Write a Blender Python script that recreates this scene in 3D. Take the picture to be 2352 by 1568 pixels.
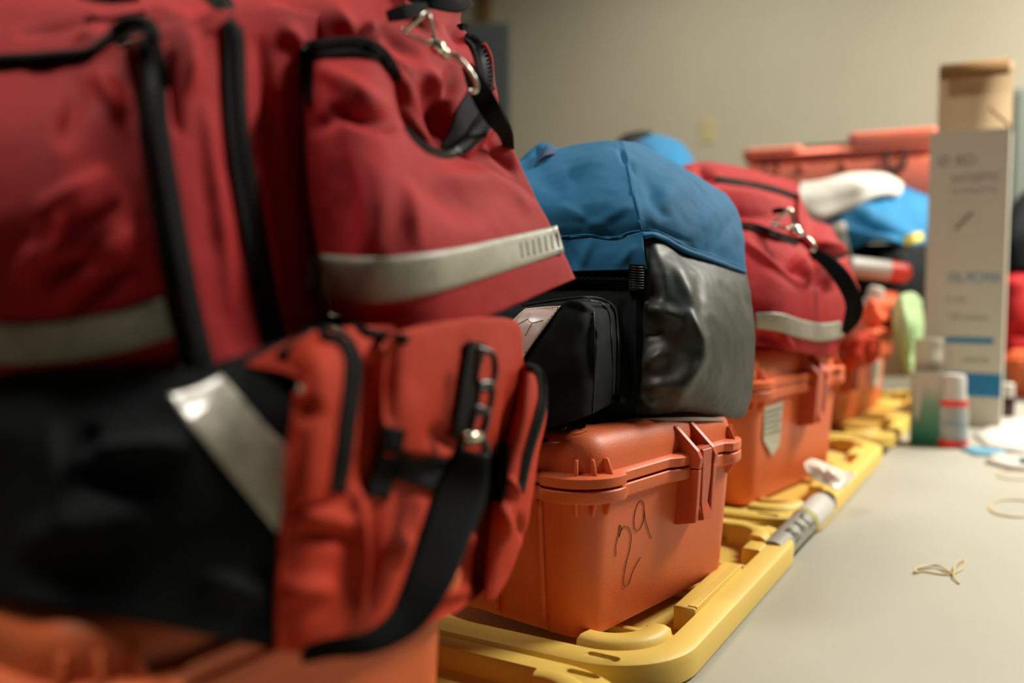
import bpy, bmesh, math, random
from mathutils import Vector, Matrix, noise
from mathutils.bvhtree import BVHTree
random.seed(4)
for o in list(bpy.data.objects): bpy.data.objects.remove(o)
S = bpy.context.scene
C = S.collection
PI = math.pi

# ------------------------------------------------------------------ camera
FPX = 2110.0; PIT = math.atan(144/FPX); YAW = math.radians(29.85); CAMH = 0.335
cd = bpy.data.cameras.new('camera'); cam = bpy.data.objects.new('camera', cd); C.objects.link(cam)
cd.sensor_width = 36; cd.lens = FPX/2352*36; cd.clip_start = 0.02; cd.clip_end = 50
cam.location = (0, 0, CAMH); cam.rotation_euler = (PI/2-PIT, 0, YAW)
cd.dof.use_dof = True; cd.dof.focus_distance = 0.90; cd.dof.aperture_fstop = 2.35
S.camera = cam
# ------------------------------------------------------------------ world and lights
w = bpy.data.worlds.new('world'); S.world = w; w.use_nodes = True
w.node_tree.nodes['Background'].inputs[0].default_value = (1.0, .93, .82, 1)
w.node_tree.nodes['Background'].inputs[1].default_value = 0.02
S.view_settings.view_transform = 'Standard'; S.view_settings.look = 'None'
S.view_settings.gamma = 1; S.view_settings.use_curve_mapping = False
S.view_settings.exposure = 0.0
CEIL = 2.5; FLOOR = -0.76
LAMPS = [(1.35, 2.9, 1.2, .6, 220), (-1.05, .12, .8, .6, 46), (1.2, 4.2, 1.2, .6, 100), (-1.5, 4.0, 1.2, .6, 30)]
for (x, y, sx, sy, p) in LAMPS:
    l = bpy.data.lights.new('lamp', 'AREA'); l.shape = 'RECTANGLE'; l.size = sx; l.size_y = sy; l.energy = p
    l.color = (1.0, .95, .84)
    lo = bpy.data.objects.new('lamp', l); C.objects.link(lo); lo.location = (x, y, CEIL-.03)

# ------------------------------------------------------------------ projection helpers (place real geometry at measured points)
fw = Vector((-math.sin(YAW)*math.cos(PIT), math.cos(YAW)*math.cos(PIT), -math.sin(PIT)))
rt = Vector((math.cos(YAW), math.sin(YAW), 0)); up = rt.cross(fw)
EYE = Vector((0, 0, CAMH))
def ray(x, y): return fw + rt*((x-1176)/FPX) - up*((y-784)/FPX)
def P(x, y, d): return EYE + ray(x, y)*d
def PZ(x, y, z):
    r = ray(x, y); return EYE + r*((z-CAMH)/r.z)

# ------------------------------------------------------------------ materials
def mat(name, col, rough=.6, metal=0, bump=None, var=None, spec=.5, sheen=0, weave=0, alpha=None, trans=0, coat=0):
    m = bpy.data.materials.new(name); m.use_nodes = True; nt = m.node_tree; N = nt.nodes; L = nt.links
    b = N['Principled BSDF']
    b.inputs['Base Color'].default_value = (*col, 1); b.inputs['Roughness'].default_value = rough
    b.inputs['Metallic'].default_value = metal; b.inputs['Specular IOR Level'].default_value = spec
    if coat: b.inputs['Coat Weight'].default_value = coat; b.inputs['Coat Roughness'].default_value = .25
    if sheen:
        b.inputs['Sheen Weight'].default_value = sheen; b.inputs['Sheen Roughness'].default_value = .45
        b.inputs['Sheen Tint'].default_value = (*[min(1, c*1.6+.08) for c in col], 1)
    if trans: b.inputs['Transmission Weight'].default_value = trans
    tc = N.new('ShaderNodeTexCoord')
    if var:     # (scale, second colour, lo, hi) soft stains / grime
        nz = N.new('ShaderNodeTexNoise'); nz.inputs['Scale'].default_value = var[0]; nz.inputs['Detail'].default_value = 6
        nz.inputs['Roughness'].default_value = .65
        L.new(tc.outputs['Object'], nz.inputs['Vector'])
        mr = N.new('ShaderNodeMapRange'); mr.inputs[1].default_value = var[2]; mr.inputs[2].default_value = var[3]
        L.new(nz.outputs['Fac'], mr.inputs[0])
        mx = N.new('ShaderNodeMix'); mx.data_type = 'RGBA'
        mx.inputs[6].default_value = (*col, 1); mx.inputs[7].default_value = (*var[1], 1)
        L.new(mr.outputs[0], mx.inputs[0]); L.new(mx.outputs[2], b.inputs['Base Color'])
    last = None
    if bump:    # (scale, strength, distance)
        nz = N.new('ShaderNodeTexNoise'); nz.inputs['Scale'].default_value = bump[0]; nz.inputs['Detail'].default_value = 4
        L.new(tc.outputs['Object'], nz.inputs['Vector'])
        bp = N.new('ShaderNodeBump'); bp.inputs['Strength'].default_value = bump[1]; bp.inputs['Distance'].default_value = bump[2]
        L.new(nz.outputs['Fac'], bp.inputs['Height']); last = bp
    if weave:   # fine cloth threads, in uv metres
        mp = N.new('ShaderNodeMapping'); L.new(tc.outputs['UV'], mp.inputs['Vector'])
        wv = []
        for dr in ('X', 'Y'):
            t = N.new('ShaderNodeTexWave'); t.bands_direction = dr; t.inputs['Scale'].default_value = weave
            t.inputs['Distortion'].default_value = 1.2; t.inputs['Detail'].default_value = 1
            L.new(mp.outputs[0], t.inputs['Vector']); wv.append(t)
        mu = N.new('ShaderNodeMath'); mu.operation = 'MULTIPLY'
        L.new(wv[0].outputs['Fac'], mu.inputs[0]); L.new(wv[1].outputs['Fac'], mu.inputs[1])
        bp = N.new('ShaderNodeBump'); bp.inputs['Strength'].default_value = .5; bp.inputs['Distance'].default_value = .0004
        L.new(mu.outputs[0], bp.inputs['Height'])
        if last: L.new(last.outputs[0], bp.inputs['Normal'])
        last = bp
    if last: L.new(last.outputs[0], b.inputs['Normal'])
    if alpha is not None: b.inputs['Alpha'].default_value = alpha
    return m
RED = mat('red_nylon', (.40, .009, .011), .66, bump=(60, .3, .002), sheen=.05, weave=704, spec=.22)
ORG = mat('orange_red_nylon', (.46, .028, .005), .66, bump=(60, .3, .002), sheen=.04, weave=704, spec=.2)
BLK = mat('black_nylon', (.0022, .0045, .0055), .66, bump=(60, .25, .002), weave=640, spec=.13)
WEB = mat('black_webbing', (.002, .003, .003), .75, weave=480, spec=.12)
COIL = mat('black_zipper_coil', (.004, .007, .007), .45, spec=.35)
BLU = mat('blue_canvas', (.010, .125, .265), .75, bump=(50, .3, .002), sheen=.12, weave=736, spec=.25, var=(14, (.03, .10, .19), .55, .85))
BLU2 = mat('bright_blue_canvas', (.010, .17, .36), .75, bump=(50, .3, .002), sheen=.1, spec=.25)
TARP = mat('grey_tarpaulin', (.013, .020, .017), .50, bump=(35, .25, .002), spec=.36, var=(9, (.050, .044, .030), .50, .66))
REFL = mat('reflective_tape', (.36, .34, .27), .45, bump=(500, .3, .0006), spec=.5, var=(60, (.26, .25, .20), .4, .7))
REFL2 = mat('reflective_strip', (.60, .56, .46), .16, bump=(90, .35, .002), spec=.8, coat=.4, var=(40, (.34, .33, .27), .42, .62))
REFL3 = mat('pink_white_reflective_tape', (.55, .43, .38), .3, spec=.6, bump=(120, .2, .001))
STI = mat('stitching', (.45, .36, .28), .8)
CASE = mat('orange_case_plastic', (.68, .135, .040), .48, bump=(420, .35, .0006), spec=.4, var=(22, (.48, .10, .035), .60, .85))
CASE2 = mat('dark_orange_latch_plastic', (.50, .080, .030), .42, bump=(300, .2, .0005), spec=.5)
SEAM = mat('black_gasket', (.004, .003, .003), .7)
YEL = mat('yellow_lid_plastic', (.72, .50, .105), .48, bump=(250, .2, .0006), spec=.4, var=(30, (.45, .35, .10), .66, .9))
TUBM = mat('black_tub_plastic', (.008, .010, .011), .45)
TBL = mat('grey_table_laminate', (.375, .362, .298), .5, bump=(600, .1, .0003), spec=.3, var=(5, (.36, .348, .285), .4, .7))
EDGE = mat('grey_table_edge', (.30, .28, .24), .5)
WALLM = mat('beige_wall_paint', (.40, .365, .275), .85, bump=(200, .12, .001), spec=.2, var=(2.5, (.39, .355, .265), .4, .6))
CEILM = mat('white_ceiling_tile', (.22, .21, .18), .9, bump=(150, .3, .002), spec=.1)
FLOORM = mat('grey_vinyl_floor', (.10, .095, .085), .4, var=(8, (.08, .076, .07), .4, .6))
STEEL = mat('nickel_metal', (.72, .68, .58), .22, metal=1)
INK = mat('black_ink', (.02, .015, .012), .7)
WOOD = mat('brown_wood', (.20, .10, .035), .5, var=(10, (.14, .07, .02), .4, .6))
LOCK = mat('grey_green_metal', (.03, .038, .036), .6)
CARD = mat('white_carton', (.50, .47, .385), .6, spec=.3)
TAN = mat('tan_carton_inside', (.72, .52, .31), .8, spec=.2)
BROWN = mat('brown_carton_edge', (.25, .13, .045), .8, spec=.2)
BLUEINK = mat('blue_print', (.0, .15, .34), .5)
GREYINK = mat('grey_print', (.20, .19, .165), .7)
LBL = mat('pale_label_paper', (.47, .46, .34), .7, var=(160, (.28, .29, .22), .5, .7))
WHT = mat('white_cloth', (.55, .53, .47), .85, bump=(60, .4, .003))
PLW = mat('white_plastic', (.54, .52, .47), .4, spec=.5)
PNKW = mat('pinkish_white_film', (.72, .58, .48), .35, spec=.5)
GRN = mat('light_green_cloth', (.36, .50, .24), .85, bump=(60, .4, .003))
ORC = mat('bright_orange_cloth', (.85, .14, .045), .7, bump=(60, .4, .003), sheen=.2)
RBB = mat('tan_rubber_band', (.56, .42, .17), .5)
REDP = mat('red_plastic', (.75, .05, .03), .4)
GREY = mat('grey_tape', (.27, .26, .21), .5, bump=(80, .3, .001))
YELP = mat('yellow_plastic', (.62, .50, .03), .45)
BLUP = mat('blue_packet', (.10, .29, .42), .5)
BTL = mat('clear_bluish_plastic', (.44, .47, .46), .2, spec=.6, trans=.35)
DRK = mat('dark_amber_glass', (.05, .015, .02), .15, spec=.6)
m = bpy.data.materials.new('green_gradient_print'); m.use_nodes = True; GG = m
_N = m.node_tree.nodes; _L = m.node_tree.links; _t = _N.new('ShaderNodeTexCoord'); _s = _N.new('ShaderNodeSeparateXYZ'); _r = _N.new('ShaderNodeValToRGB')
_L.new(_t.outputs['Object'], _s.inputs[0]); _mr = _N.new('ShaderNodeMapRange'); _mr.inputs[1].default_value = 0; _mr.inputs[2].default_value = .16
_L.new(_s.outputs[2], _mr.inputs[0]); _L.new(_mr.outputs[0], _r.inputs[0]); _L.new(_r.outputs[0], _N['Principled BSDF'].inputs['Base Color'])
e = _r.color_ramp.elements; e[0].position = .1; e[0].color = (.0, .20, .10, 1); e[1].position = .85; e[1].color = (.50, .43, .35, 1)
_e = _r.color_ramp.elements.new(.55); _e.color = (.16, .30, .20, 1); _N['Principled BSDF'].inputs['Roughness'].default_value = .5

# ------------------------------------------------------------------ object helpers
def tag(o, label=None, cat=None, group=None, kind=None):
    if label: o['label'] = label
    if cat: o['category'] = cat
    if group: o['group'] = group
    if kind: o['kind'] = kind
    return o
def thing(name, loc, rz, label, cat, group=None):
    o = bpy.data.objects.new(name, None); C.objects.link(o); o.empty_display_size = .02
    o.location = loc; o.rotation_euler = (0, 0, rz)
    return tag(o, label, cat, group)
def wloc(p):
    v = Vector((0, 0, 0))
    while p is not None: v = v + p.location; p = p.parent
    return v
def mk(name, verts, faces, m, parent=None, smooth=True, uv=None, world=True, kind=None, bevel=0):
    """world=True: verts are world points (roots used this way are unrotated)"""
    off = wloc(parent) if (parent is not None and world) else Vector((0, 0, 0))
    me = bpy.data.meshes.new(name); me.from_pydata([tuple(Vector(v)-off) for v in verts], [], faces)
    me.materials.append(m)
    if uv:
        ul = me.uv_layers.new(name='UVMap')
        for lp in me.loops: ul.data[lp.index].uv = uv[lp.vertex_index]
    bm = bmesh.new(); bm.from_mesh(me); bmesh.ops.recalc_face_normals(bm, faces=bm.faces)
    if bevel: bmesh.ops.bevel(bm, geom=list(bm.edges), offset=bevel, segments=2, profile=.5, affect='EDGES')
    bm.to_mesh(me); bm.free()
    for p in me.polygons: p.use_smooth = smooth
    o = bpy.data.objects.new(name, me); C.objects.link(o)
    if parent is not None: o.parent = parent
    if kind: o['kind'] = kind
    return o
def sharp(o, ang=35):
    me = o.data
    bm = bmesh.new(); bm.from_mesh(me)
    for e in bm.edges:
        if len(e.link_faces) == 2 and e.calc_face_angle(0) > math.radians(ang): e.smooth = False
    bm.to_mesh(me); bm.free(); return o
def boxv(x0, x1, y0, y1, z0, z1):
    v = [(x, y, z) for z in (z0, z1) for (x, y) in ((x0, y0), (x1, y0), (x1, y1), (x0, y1))]
    f = [(3, 2, 1, 0), (4, 5, 6, 7), (0, 1, 5, 4), (1, 2, 6, 5), (2, 3, 7, 6), (3, 0, 4, 7)]
    return v, f
def box(name, b, m, parent=None, bevel=0, world=False, kind=None, smooth=False):
    v, f = boxv(*b); return mk(name, v, f, m, parent, smooth=smooth, world=world, bevel=bevel, kind=kind)
def merge(parts):
    V = []; Fc = []
    for v, f in parts:
        n = len(V); V += list(v); Fc += [tuple(i+n for i in q) for q in f]
    return V, Fc
def crom(p0, p1, p2, p3, t):
    return .5*((2*p1)+(-p0+p2)*t+(2*p0-5*p1+4*p2-p3)*t*t+(-p0+3*p1-3*p2+p3)*t*t*t)
def spline(pts, n):
    pts = [Vector(p) for p in pts]
    if len(pts) == 2: return [pts[0].lerp(pts[1], i/(n-1)) for i in range(n)]
    q = [pts[0]*2-pts[1]] + pts + [pts[-1]*2-pts[-2]]; out = []
    L = [0]
    for a, b in zip(pts, pts[1:]): L.append(L[-1]+(b-a).length)
    for i in range(n):
        s = L[-1]*i/(n-1); k = 0
        while k < len(pts)-2 and s > L[k+1]: k += 1
        t = (s-L[k])/max(1e-9, L[k+1]-L[k])
        out.append(crom(q[k], q[k+1], q[k+2], q[k+3], min(1, max(0, t))))
    return out
def usp(pts, n):      # uniform parameter spline (keeps grid rows aligned)
    pts = [Vector(p) for p in pts]; q = [pts[0]*2-pts[1]] + pts + [pts[-1]*2-pts[-2]]; out = []
    for i in range(n):
        s = (len(pts)-1)*i/(n-1); k = min(len(pts)-2, int(s)); out.append(crom(q[k], q[k+1], q[k+2], q[k+3], s-k))
    return out
def segd(px, py, a):
    x0, y0, x1, y1 = a[:4]; dx, dy = x1-x0, y1-y0; t = ((px-x0)*dx+(py-y0)*dy)/(dx*dx+dy*dy)
    tc = min(1, max(0, t)); d = math.hypot(px-x0-tc*dx, py-y0-tc*dy)
    return d, math.sin(PI*min(1, max(0, .12+.76*t)))
PATCH = {}
def grid_solid(G, back, m, name, parent, uvs=None, closed=True):
    """front grid G[r][c], back grid -> one closed shell"""
    R = len(G); K = len(G[0]); V = [p for r in G for p in r] + [p for r in back for p in r]; n = R*K; Fc = []
    for r in range(R-1):
        for c in range(K-1):
            a = r*K+c; Fc.append((a, a+1, a+K+1, a+K)); Fc.append((n+a, n+a+K, n+a+K+1, n+a+1))
    for c in range(K-1):
        Fc.append((c, n+c, n+c+1, c+1)); a = (R-1)*K+c; Fc.append((a, a+1, n+a+1, n+a))
    for r in range(R-1):
        a = r*K; Fc.append((a, a+K, n+a+K, n+a)); a = r*K+K-1; Fc.append((a, n+a, n+a+K, a+K))
    uv = None
    if uvs: uv = [u for r in uvs for u in r]*2
    return mk(name, V, Fc, m, parent, uv=uv)
def patch(name, rows, m, parent, thick=.05, puff=0.0, folds=(), nz=(.0015, 25), N=56, M=56, edge=.12):
    """cloth panel through measured points (x, y, distance), puffed, folded, closed behind"""
    cols = [usp(r, M) for r in rows]                       # along rows
    A = list(zip(*[usp([cols[r][c] for r in range(len(rows))], N) for c in range(M)]))
    W = [[P(*a) for a in r] for r in A]
    uvs = [[(0, 0)]*M for _ in range(N)]
    for r in range(N):
        s = 0
        for c in range(M):
            if c: s += (W[r][c]-W[r][c-1]).length
            uvs[r][c] = (s, 0)
    for c in range(M):
        s = 0
        for r in range(N):
            if r: s += (W[r][c]-W[r-1][c]).length
            uvs[r][c] = (uvs[r][c][0], s)
    G = [[None]*M for _ in range(N)]
    for r in range(N):
        for c in range(M):
            du = W[r][min(M-1, c+1)]-W[r][max(0, c-1)]; dv = W[min(N-1, r+1)][c]-W[max(0, r-1)][c]
            n = du.cross(dv)
            n = n.normalized() if n.length > 1e-12 else -ray(A[r][c][0], A[r][c][1]).normalized()
            rv = ray(A[r][c][0], A[r][c][1]).normalized()
            if n.dot(rv) > 0: n = -n
            n = (n*.6-rv*.4).normalized()
            h = noise.fractal(W[r][c]*nz[1], 1.0, 2.0, 3)*nz[0]
            u, v = c/(M-1), r/(N-1); ed = min(u, 1-u, v, 1-v)/edge; ed = min(1, ed)
            h += puff*(math.sqrt(max(0, 1-(1-ed)**2)))
            for f in folds:
                d, tp = segd(A[r][c][0], A[r][c][1], f)
                if d < 3*f[4]: h += 1.5*f[5]*math.exp(-(d/f[4])**2)*tp*(min(1, ed*2+.15))
            G[r][c] = W[r][c]+n*h
    cx = sum((W[N//2][c] for c in range(M)), Vector())/M
    B = [[None]*M for _ in range(N)]
    for r in range(N):
        for c in range(M):
            rv = ray(A[r][c][0], A[r][c][1]).normalized(); p = G[r][c]
            B[r][c] = W[r][c].lerp(cx, .06)+rv*(thick+.004)
    o = grid_solid(G, B, m, name, parent, uvs)
    V = [p for r in G for p in r]; F = [(r*M+c, r*M+c+1, (r+1)*M+c+1, (r+1)*M+c) for r in range(N-1) for c in range(M-1)]
    PATCH[o.name] = (V, F)
    return o
def bvh(*objs):
    V = []; F = []
    for o in objs:
        v, f = PATCH[o.name]; n = len(V); V += v; F += [tuple(i+n for i in q) for q in f]
    return BVHTree.FromPolygons(V, F)
def hitd(T, x, y):
    r = ray(x, y); h = T.ray_cast(EYE, r.normalized())
    if h[0] is None: return None
    return h[3]/r.length
def smooth1(a, k):
    n = len(a); return [sum(a[max(0, i-k):min(n, i+k+1)])/len(a[max(0, i-k):min(n, i+k+1)]) for i in range(n)]
def ribbon(name, pts, width, m, parent, T=None, lift=.0012, thick=.0016, n=40, K=7, ripple=0, sm=1, crown=0):
    """band sewn on a surface (T) or hanging free through (x, y, distance) points"""
    if not hasattr(width, '__len__'): width = [width]*len(pts)
    q = [(p[0], p[1], p[2] if len(p) > 2 else 0) for p in pts]
    Q = spline(q, n); Wd = usp([(ww, 0, 0) for ww in width], n)
    D = []; XY = []
    for i in range(n):
        a = Q[max(0, i-1)]; b = Q[min(n-1, i+1)]; t = Vector((b.x-a.x, b.y-a.y)); t.normalize(); nn = Vector((-t.y, t.x))
        row = []; drow = []
        for k in range(K):
            s = (k/(K-1)-.5)*Wd[i].x; x, y = Q[i].x+nn.x*s, Q[i].y+nn.y*s
            row.append((x, y)); drow.append(hitd(T, x, y) if T else Q[i].z)
        XY.append(row); D.append(drow)
    if T:
        for i in range(n):
            good = [d for d in D[i] if d is not None]
            for k in range(K):
                if D[i][k] is None:
                    D[i][k] = max(good) if good else None
        for i in range(n):
            if D[i][0] is None:
                j = min((j for j in range(n) if D[j][0] is not None), key=lambda j: abs(j-i), default=None)
                D[i] = list(D[j]) if j is not None else [1.0]*K
        for k in range(K):
            c = smooth1([D[i][k] for i in range(n)], sm)
            for i in range(n): D[i][k] = c[i]
    G = []; B = []; U = []; s = 0
    for i in range(n):
        g = []; b = []; uu = []
        if i: s += (P(XY[i][K//2][0], XY[i][K//2][1], D[i][K//2])-P(XY[i-1][K//2][0], XY[i-1][K//2][1], D[i-1][K//2])).length
        for k in range(K):
            x, y = XY[i][k]; r = ray(x, y).normalized(); p = P(x, y, D[i][k]); cr = crown*math.cos((k/(K-1)-.5)*PI)
            rp = ripple*math.sin(i*.9)*math.cos(k)
            g.append(p-r*(lift+thick+cr+rp)); b.append(p-r*(lift*.2)+r*(.001 if T else 0)); uu.append((k/(K-1)*.03, s))
        G.append(g); B.append(b); U.append(uu)
    o = grid_solid(G, B, m, name, parent, U)
    V = [p for r in G for p in r]; F = [(r*K+c, r*K+c+1, (r+1)*K+c+1, (r+1)*K+c) for r in range(n-1) for c in range(K-1)]
    PATCH[o.name] = (V, F)
    return o, XY, D
def tubev(pts, rad, seg=8, closed=False):
    pts = [Vector(p) for p in pts]; n = len(pts); V = []; F = []
    if not hasattr(rad, '__len__'): rad = [rad]*n
    prev = None
    for i in range(n):
        a = pts[(i-1) % n] if (closed or i) else pts[0]; b = pts[(i+1) % n] if (closed or i < n-1) else pts[-1]
        t = (b-a).normalized()
        if prev is None:
            prev = t.orthogonal().normalized()
        s = prev-t*prev.dot(t); s.normalize(); prev = s; q = t.cross(s)
        for k in range(seg):
            an = 2*PI*k/seg; V.append(pts[i]+(s*math.cos(an)+q*math.sin(an))*rad[i])
    for i in range(n if closed else n-1):
        for k in range(seg):
            a = i*seg+k; b = i*seg+(k+1) % seg; j = (i+1) % n; F.append((a, b, j*seg+(k+1) % seg, j*seg+k))
    if not closed:
        F.append(tuple(range(seg-1, -1, -1))); F.append(tuple((n-1)*seg+k for k in range(seg)))
    return V, F
def seam(name, pts, rad, m, parent, T, n=40, lift=.0005):
    Q = spline([(p[0], p[1], 0) for p in pts], n); L = []; d0 = None
    ds = [hitd(T, q.x, q.y) for q in Q]
    good = [d for d in ds if d is not None]
    if not good: return None
    for i in range(n):
        if ds[i] is None: ds[i] = next((ds[j] for j in sorted(range(n), key=lambda j: abs(j-i)) if ds[j] is not None))
    ds = smooth1(ds, 1)
    L = [P(q.x, q.y, d)-ray(q.x, q.y).normalized()*lift for q, d in zip(Q, ds)]
    v, f = tubev(L, rad); return mk(name, v, f, m, parent)
def zipper(pts, width, parent, T, teeth=True, n=50, step=.0022, coilw=.22, lift=.002):
    o, XY, D = ribbon('zipper', pts, width, WEB, parent, T, lift=lift, thick=.0015, n=n, K=7, crown=.0015, sm=2)
    if teeth:
        K = 7; cen = [P(XY[i][3][0], XY[i][3][1], D[i][3])-ray(*XY[i][3]).normalized()*(lift+.0040) for i in range(n)]
        lft = [P(XY[i][0][0], XY[i][0][1], D[i][3]) for i in range(n)]; rgt = [P(XY[i][6][0], XY[i][6][1], D[i][3]) for i in range(n)]
        L = [0]
        for a, b in zip(cen, cen[1:]): L.append(L[-1]+(b-a).length)
        parts = []; s = 0; k = 0
        while s < L[-1] and len(parts) < 290:
            while k < n-2 and L[k+1] < s: k += 1
            t = (s-L[k])/max(1e-9, L[k+1]-L[k]); c = cen[k].lerp(cen[k+1], t); tg = (cen[k+1]-cen[k]).normalized()
            wd = (rgt[k]-lft[k]); hw = wd.length*coilw*.5; wd.normalize(); nr = tg.cross(wd).normalized()
            c0 = c+wd*hw*.35*(1 if len(parts) % 2 else -1)
            v = []
            for zz in (-.0012, .0012):
                for (a, b) in ((-1, -1), (1, -1), (1, 1), (-1, 1)): v.append(c0+wd*hw*a+tg*step*.36*b+nr*zz)
            parts.append((v, [(3, 2, 1, 0), (4, 5, 6, 7), (0, 1, 5, 4), (1, 2, 6, 5), (2, 3, 7, 6), (3, 0, 4, 7)])); s += step
        if parts:
            v, f = merge(parts); mk('zipper_coil', v, f, COIL, o, smooth=False, kind='stuff')
    return o
def rring(hx, hy, r, nc=8, ne=10):
    """dense rounded rectangle -> [(x, y, nx, ny)]"""
    out = []
    cs = [(hx-r, hy-r, 0), (-hx+r, hy-r, PI/2), (-hx+r, -hy+r, PI), (hx-r, -hy+r, 3*PI/2)]
    for i, (cx, cy, a0) in enumerate(cs):
        for k in range(nc+1):
            a = a0+PI/2*k/nc; out.append((cx+r*math.cos(a), cy+r*math.sin(a), math.cos(a), math.sin(a)))
        nx, ny, na = cs[(i+1) % 4]; a = a0+PI/2
        p0 = (cx+r*math.cos(a), cy+r*math.sin(a)); p1 = (nx+r*math.cos(na), ny+r*math.sin(na))
        for k in range(1, ne): out.append((p0[0]+(p1[0]-p0[0])*k/ne, p0[1]+(p1[1]-p0[1])*k/ne, math.cos(a), math.sin(a)))
    return out
def loft(ring, levels, cap0=True, cap1=True, cx=0, cy=0, bf=None):
    """levels: (offset, z[, bulge factor])"""
    n = len(ring); V = []; F = []
    for lv in levels:
        o, z = lv[0], lv[1]; bl = lv[2] if len(lv) > 2 else 0
        for (x, y, nx, ny) in ring:
            d = o+(bl*bf(x, y) if bl and bf else 0); V.append((cx+x+nx*d, cy+y+ny*d, z))
    for l in range(len(levels)-1):
        for k in range(n): F.append((l*n+k, l*n+(k+1) % n, (l+1)*n+(k+1) % n, (l+1)*n+k))
    if cap0: F.append(tuple(range(n-1, -1, -1)))
    if cap1: F.append(tuple((len(levels)-1)*n+k for k in range(n)))
    return V, F
def copy_tree(o, parent=None):
    c = o.copy(); C.objects.link(c); c.parent = parent
    for ch in list(o.children): copy_tree(ch, c)
    return c
def text(body, size, m, parent, loc, rot, name='lettering', ext=.0002, sx=1):
    cu = bpy.data.curves.new('t', 'FONT'); cu.body = body; cu.size = size; cu.extrude = ext
    t = bpy.data.objects.new('t', cu); C.objects.link(t); bpy.context.view_layer.update()
    me = bpy.data.meshes.new_from_object(t.evaluated_get(bpy.context.evaluated_depsgraph_get()))
    bpy.data.objects.remove(t); me.materials.clear(); me.materials.append(m)
    o = bpy.data.objects.new(name, me); C.objects.link(o); o.parent = parent; o.location = loc; o.rotation_euler = rot; o.scale = (sx, 1, 1)
    return o

# ================================================================== the room
def struct(name, b, m):
    v, f = boxv(*b); o = mk(name, v, f, m, smooth=False); o['kind'] = 'structure'; return o
struct('floor', (-4.3, 3.4, -2.6, 5.3, FLOOR-.05, FLOOR), FLOORM)
struct('ceiling', (-4.3, 3.4, -2.6, 5.3, CEIL, CEIL+.05), CEILM)
struct('wall_back', (-4.3, 3.4, 5.2, 5.3, FLOOR, CEIL), WALLM)
struct('wall_left', (-4.3, -4.2, -2.6, 5.2, FLOOR, CEIL), WALLM)
struct('baseboard_back', (-4.2, 3.4, 5.185, 5.2, FLOOR, FLOOR+.1), EDGE)

# ================================================================== tables and bench
tb = thing('folding_table', (.14, 1.45, FLOOR), 0, 'long grey laminate folding table beside the yellow lids', 'table')
TZ = -.030
v, f = loft(rring(.412, 2.1, .03), [(-.004, TZ-.032), (0, TZ-.028), (0, TZ-.004), (-.003, TZ)]); sharp(mk('table_top', [(x+.14, y+1.0, z) for x, y, z in v], f, TBL, tb))
for (x, y) in ((-.2, -.85), (.48, -.85), (-.2, 2.85), (.48, 2.85)):
    v, f = tubev([(x, y, FLOOR+.0), (x, y, TZ-.031)], .014, 10); mk('leg', v, f, EDGE, tb)
bn = thing('bench', (-.75, 1.6, FLOOR), 0, 'low dark wooden bench carrying the black storage totes', 'bench')
BZ = -.33
box('bench_top', (-1.05, .48, -2.2, 2.2, BZ-.04-FLOOR, BZ-FLOOR), WOOD, bn, bevel=.003)
for (x, y) in ((-1.0, -2.1), (.4, -2.1), (-1.0, 2.1), (.4, 2.1)): box('leg', (x, x+.06, y-.03, y+.03, 0, BZ-.04-FLOOR), WOOD, bn)

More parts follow.
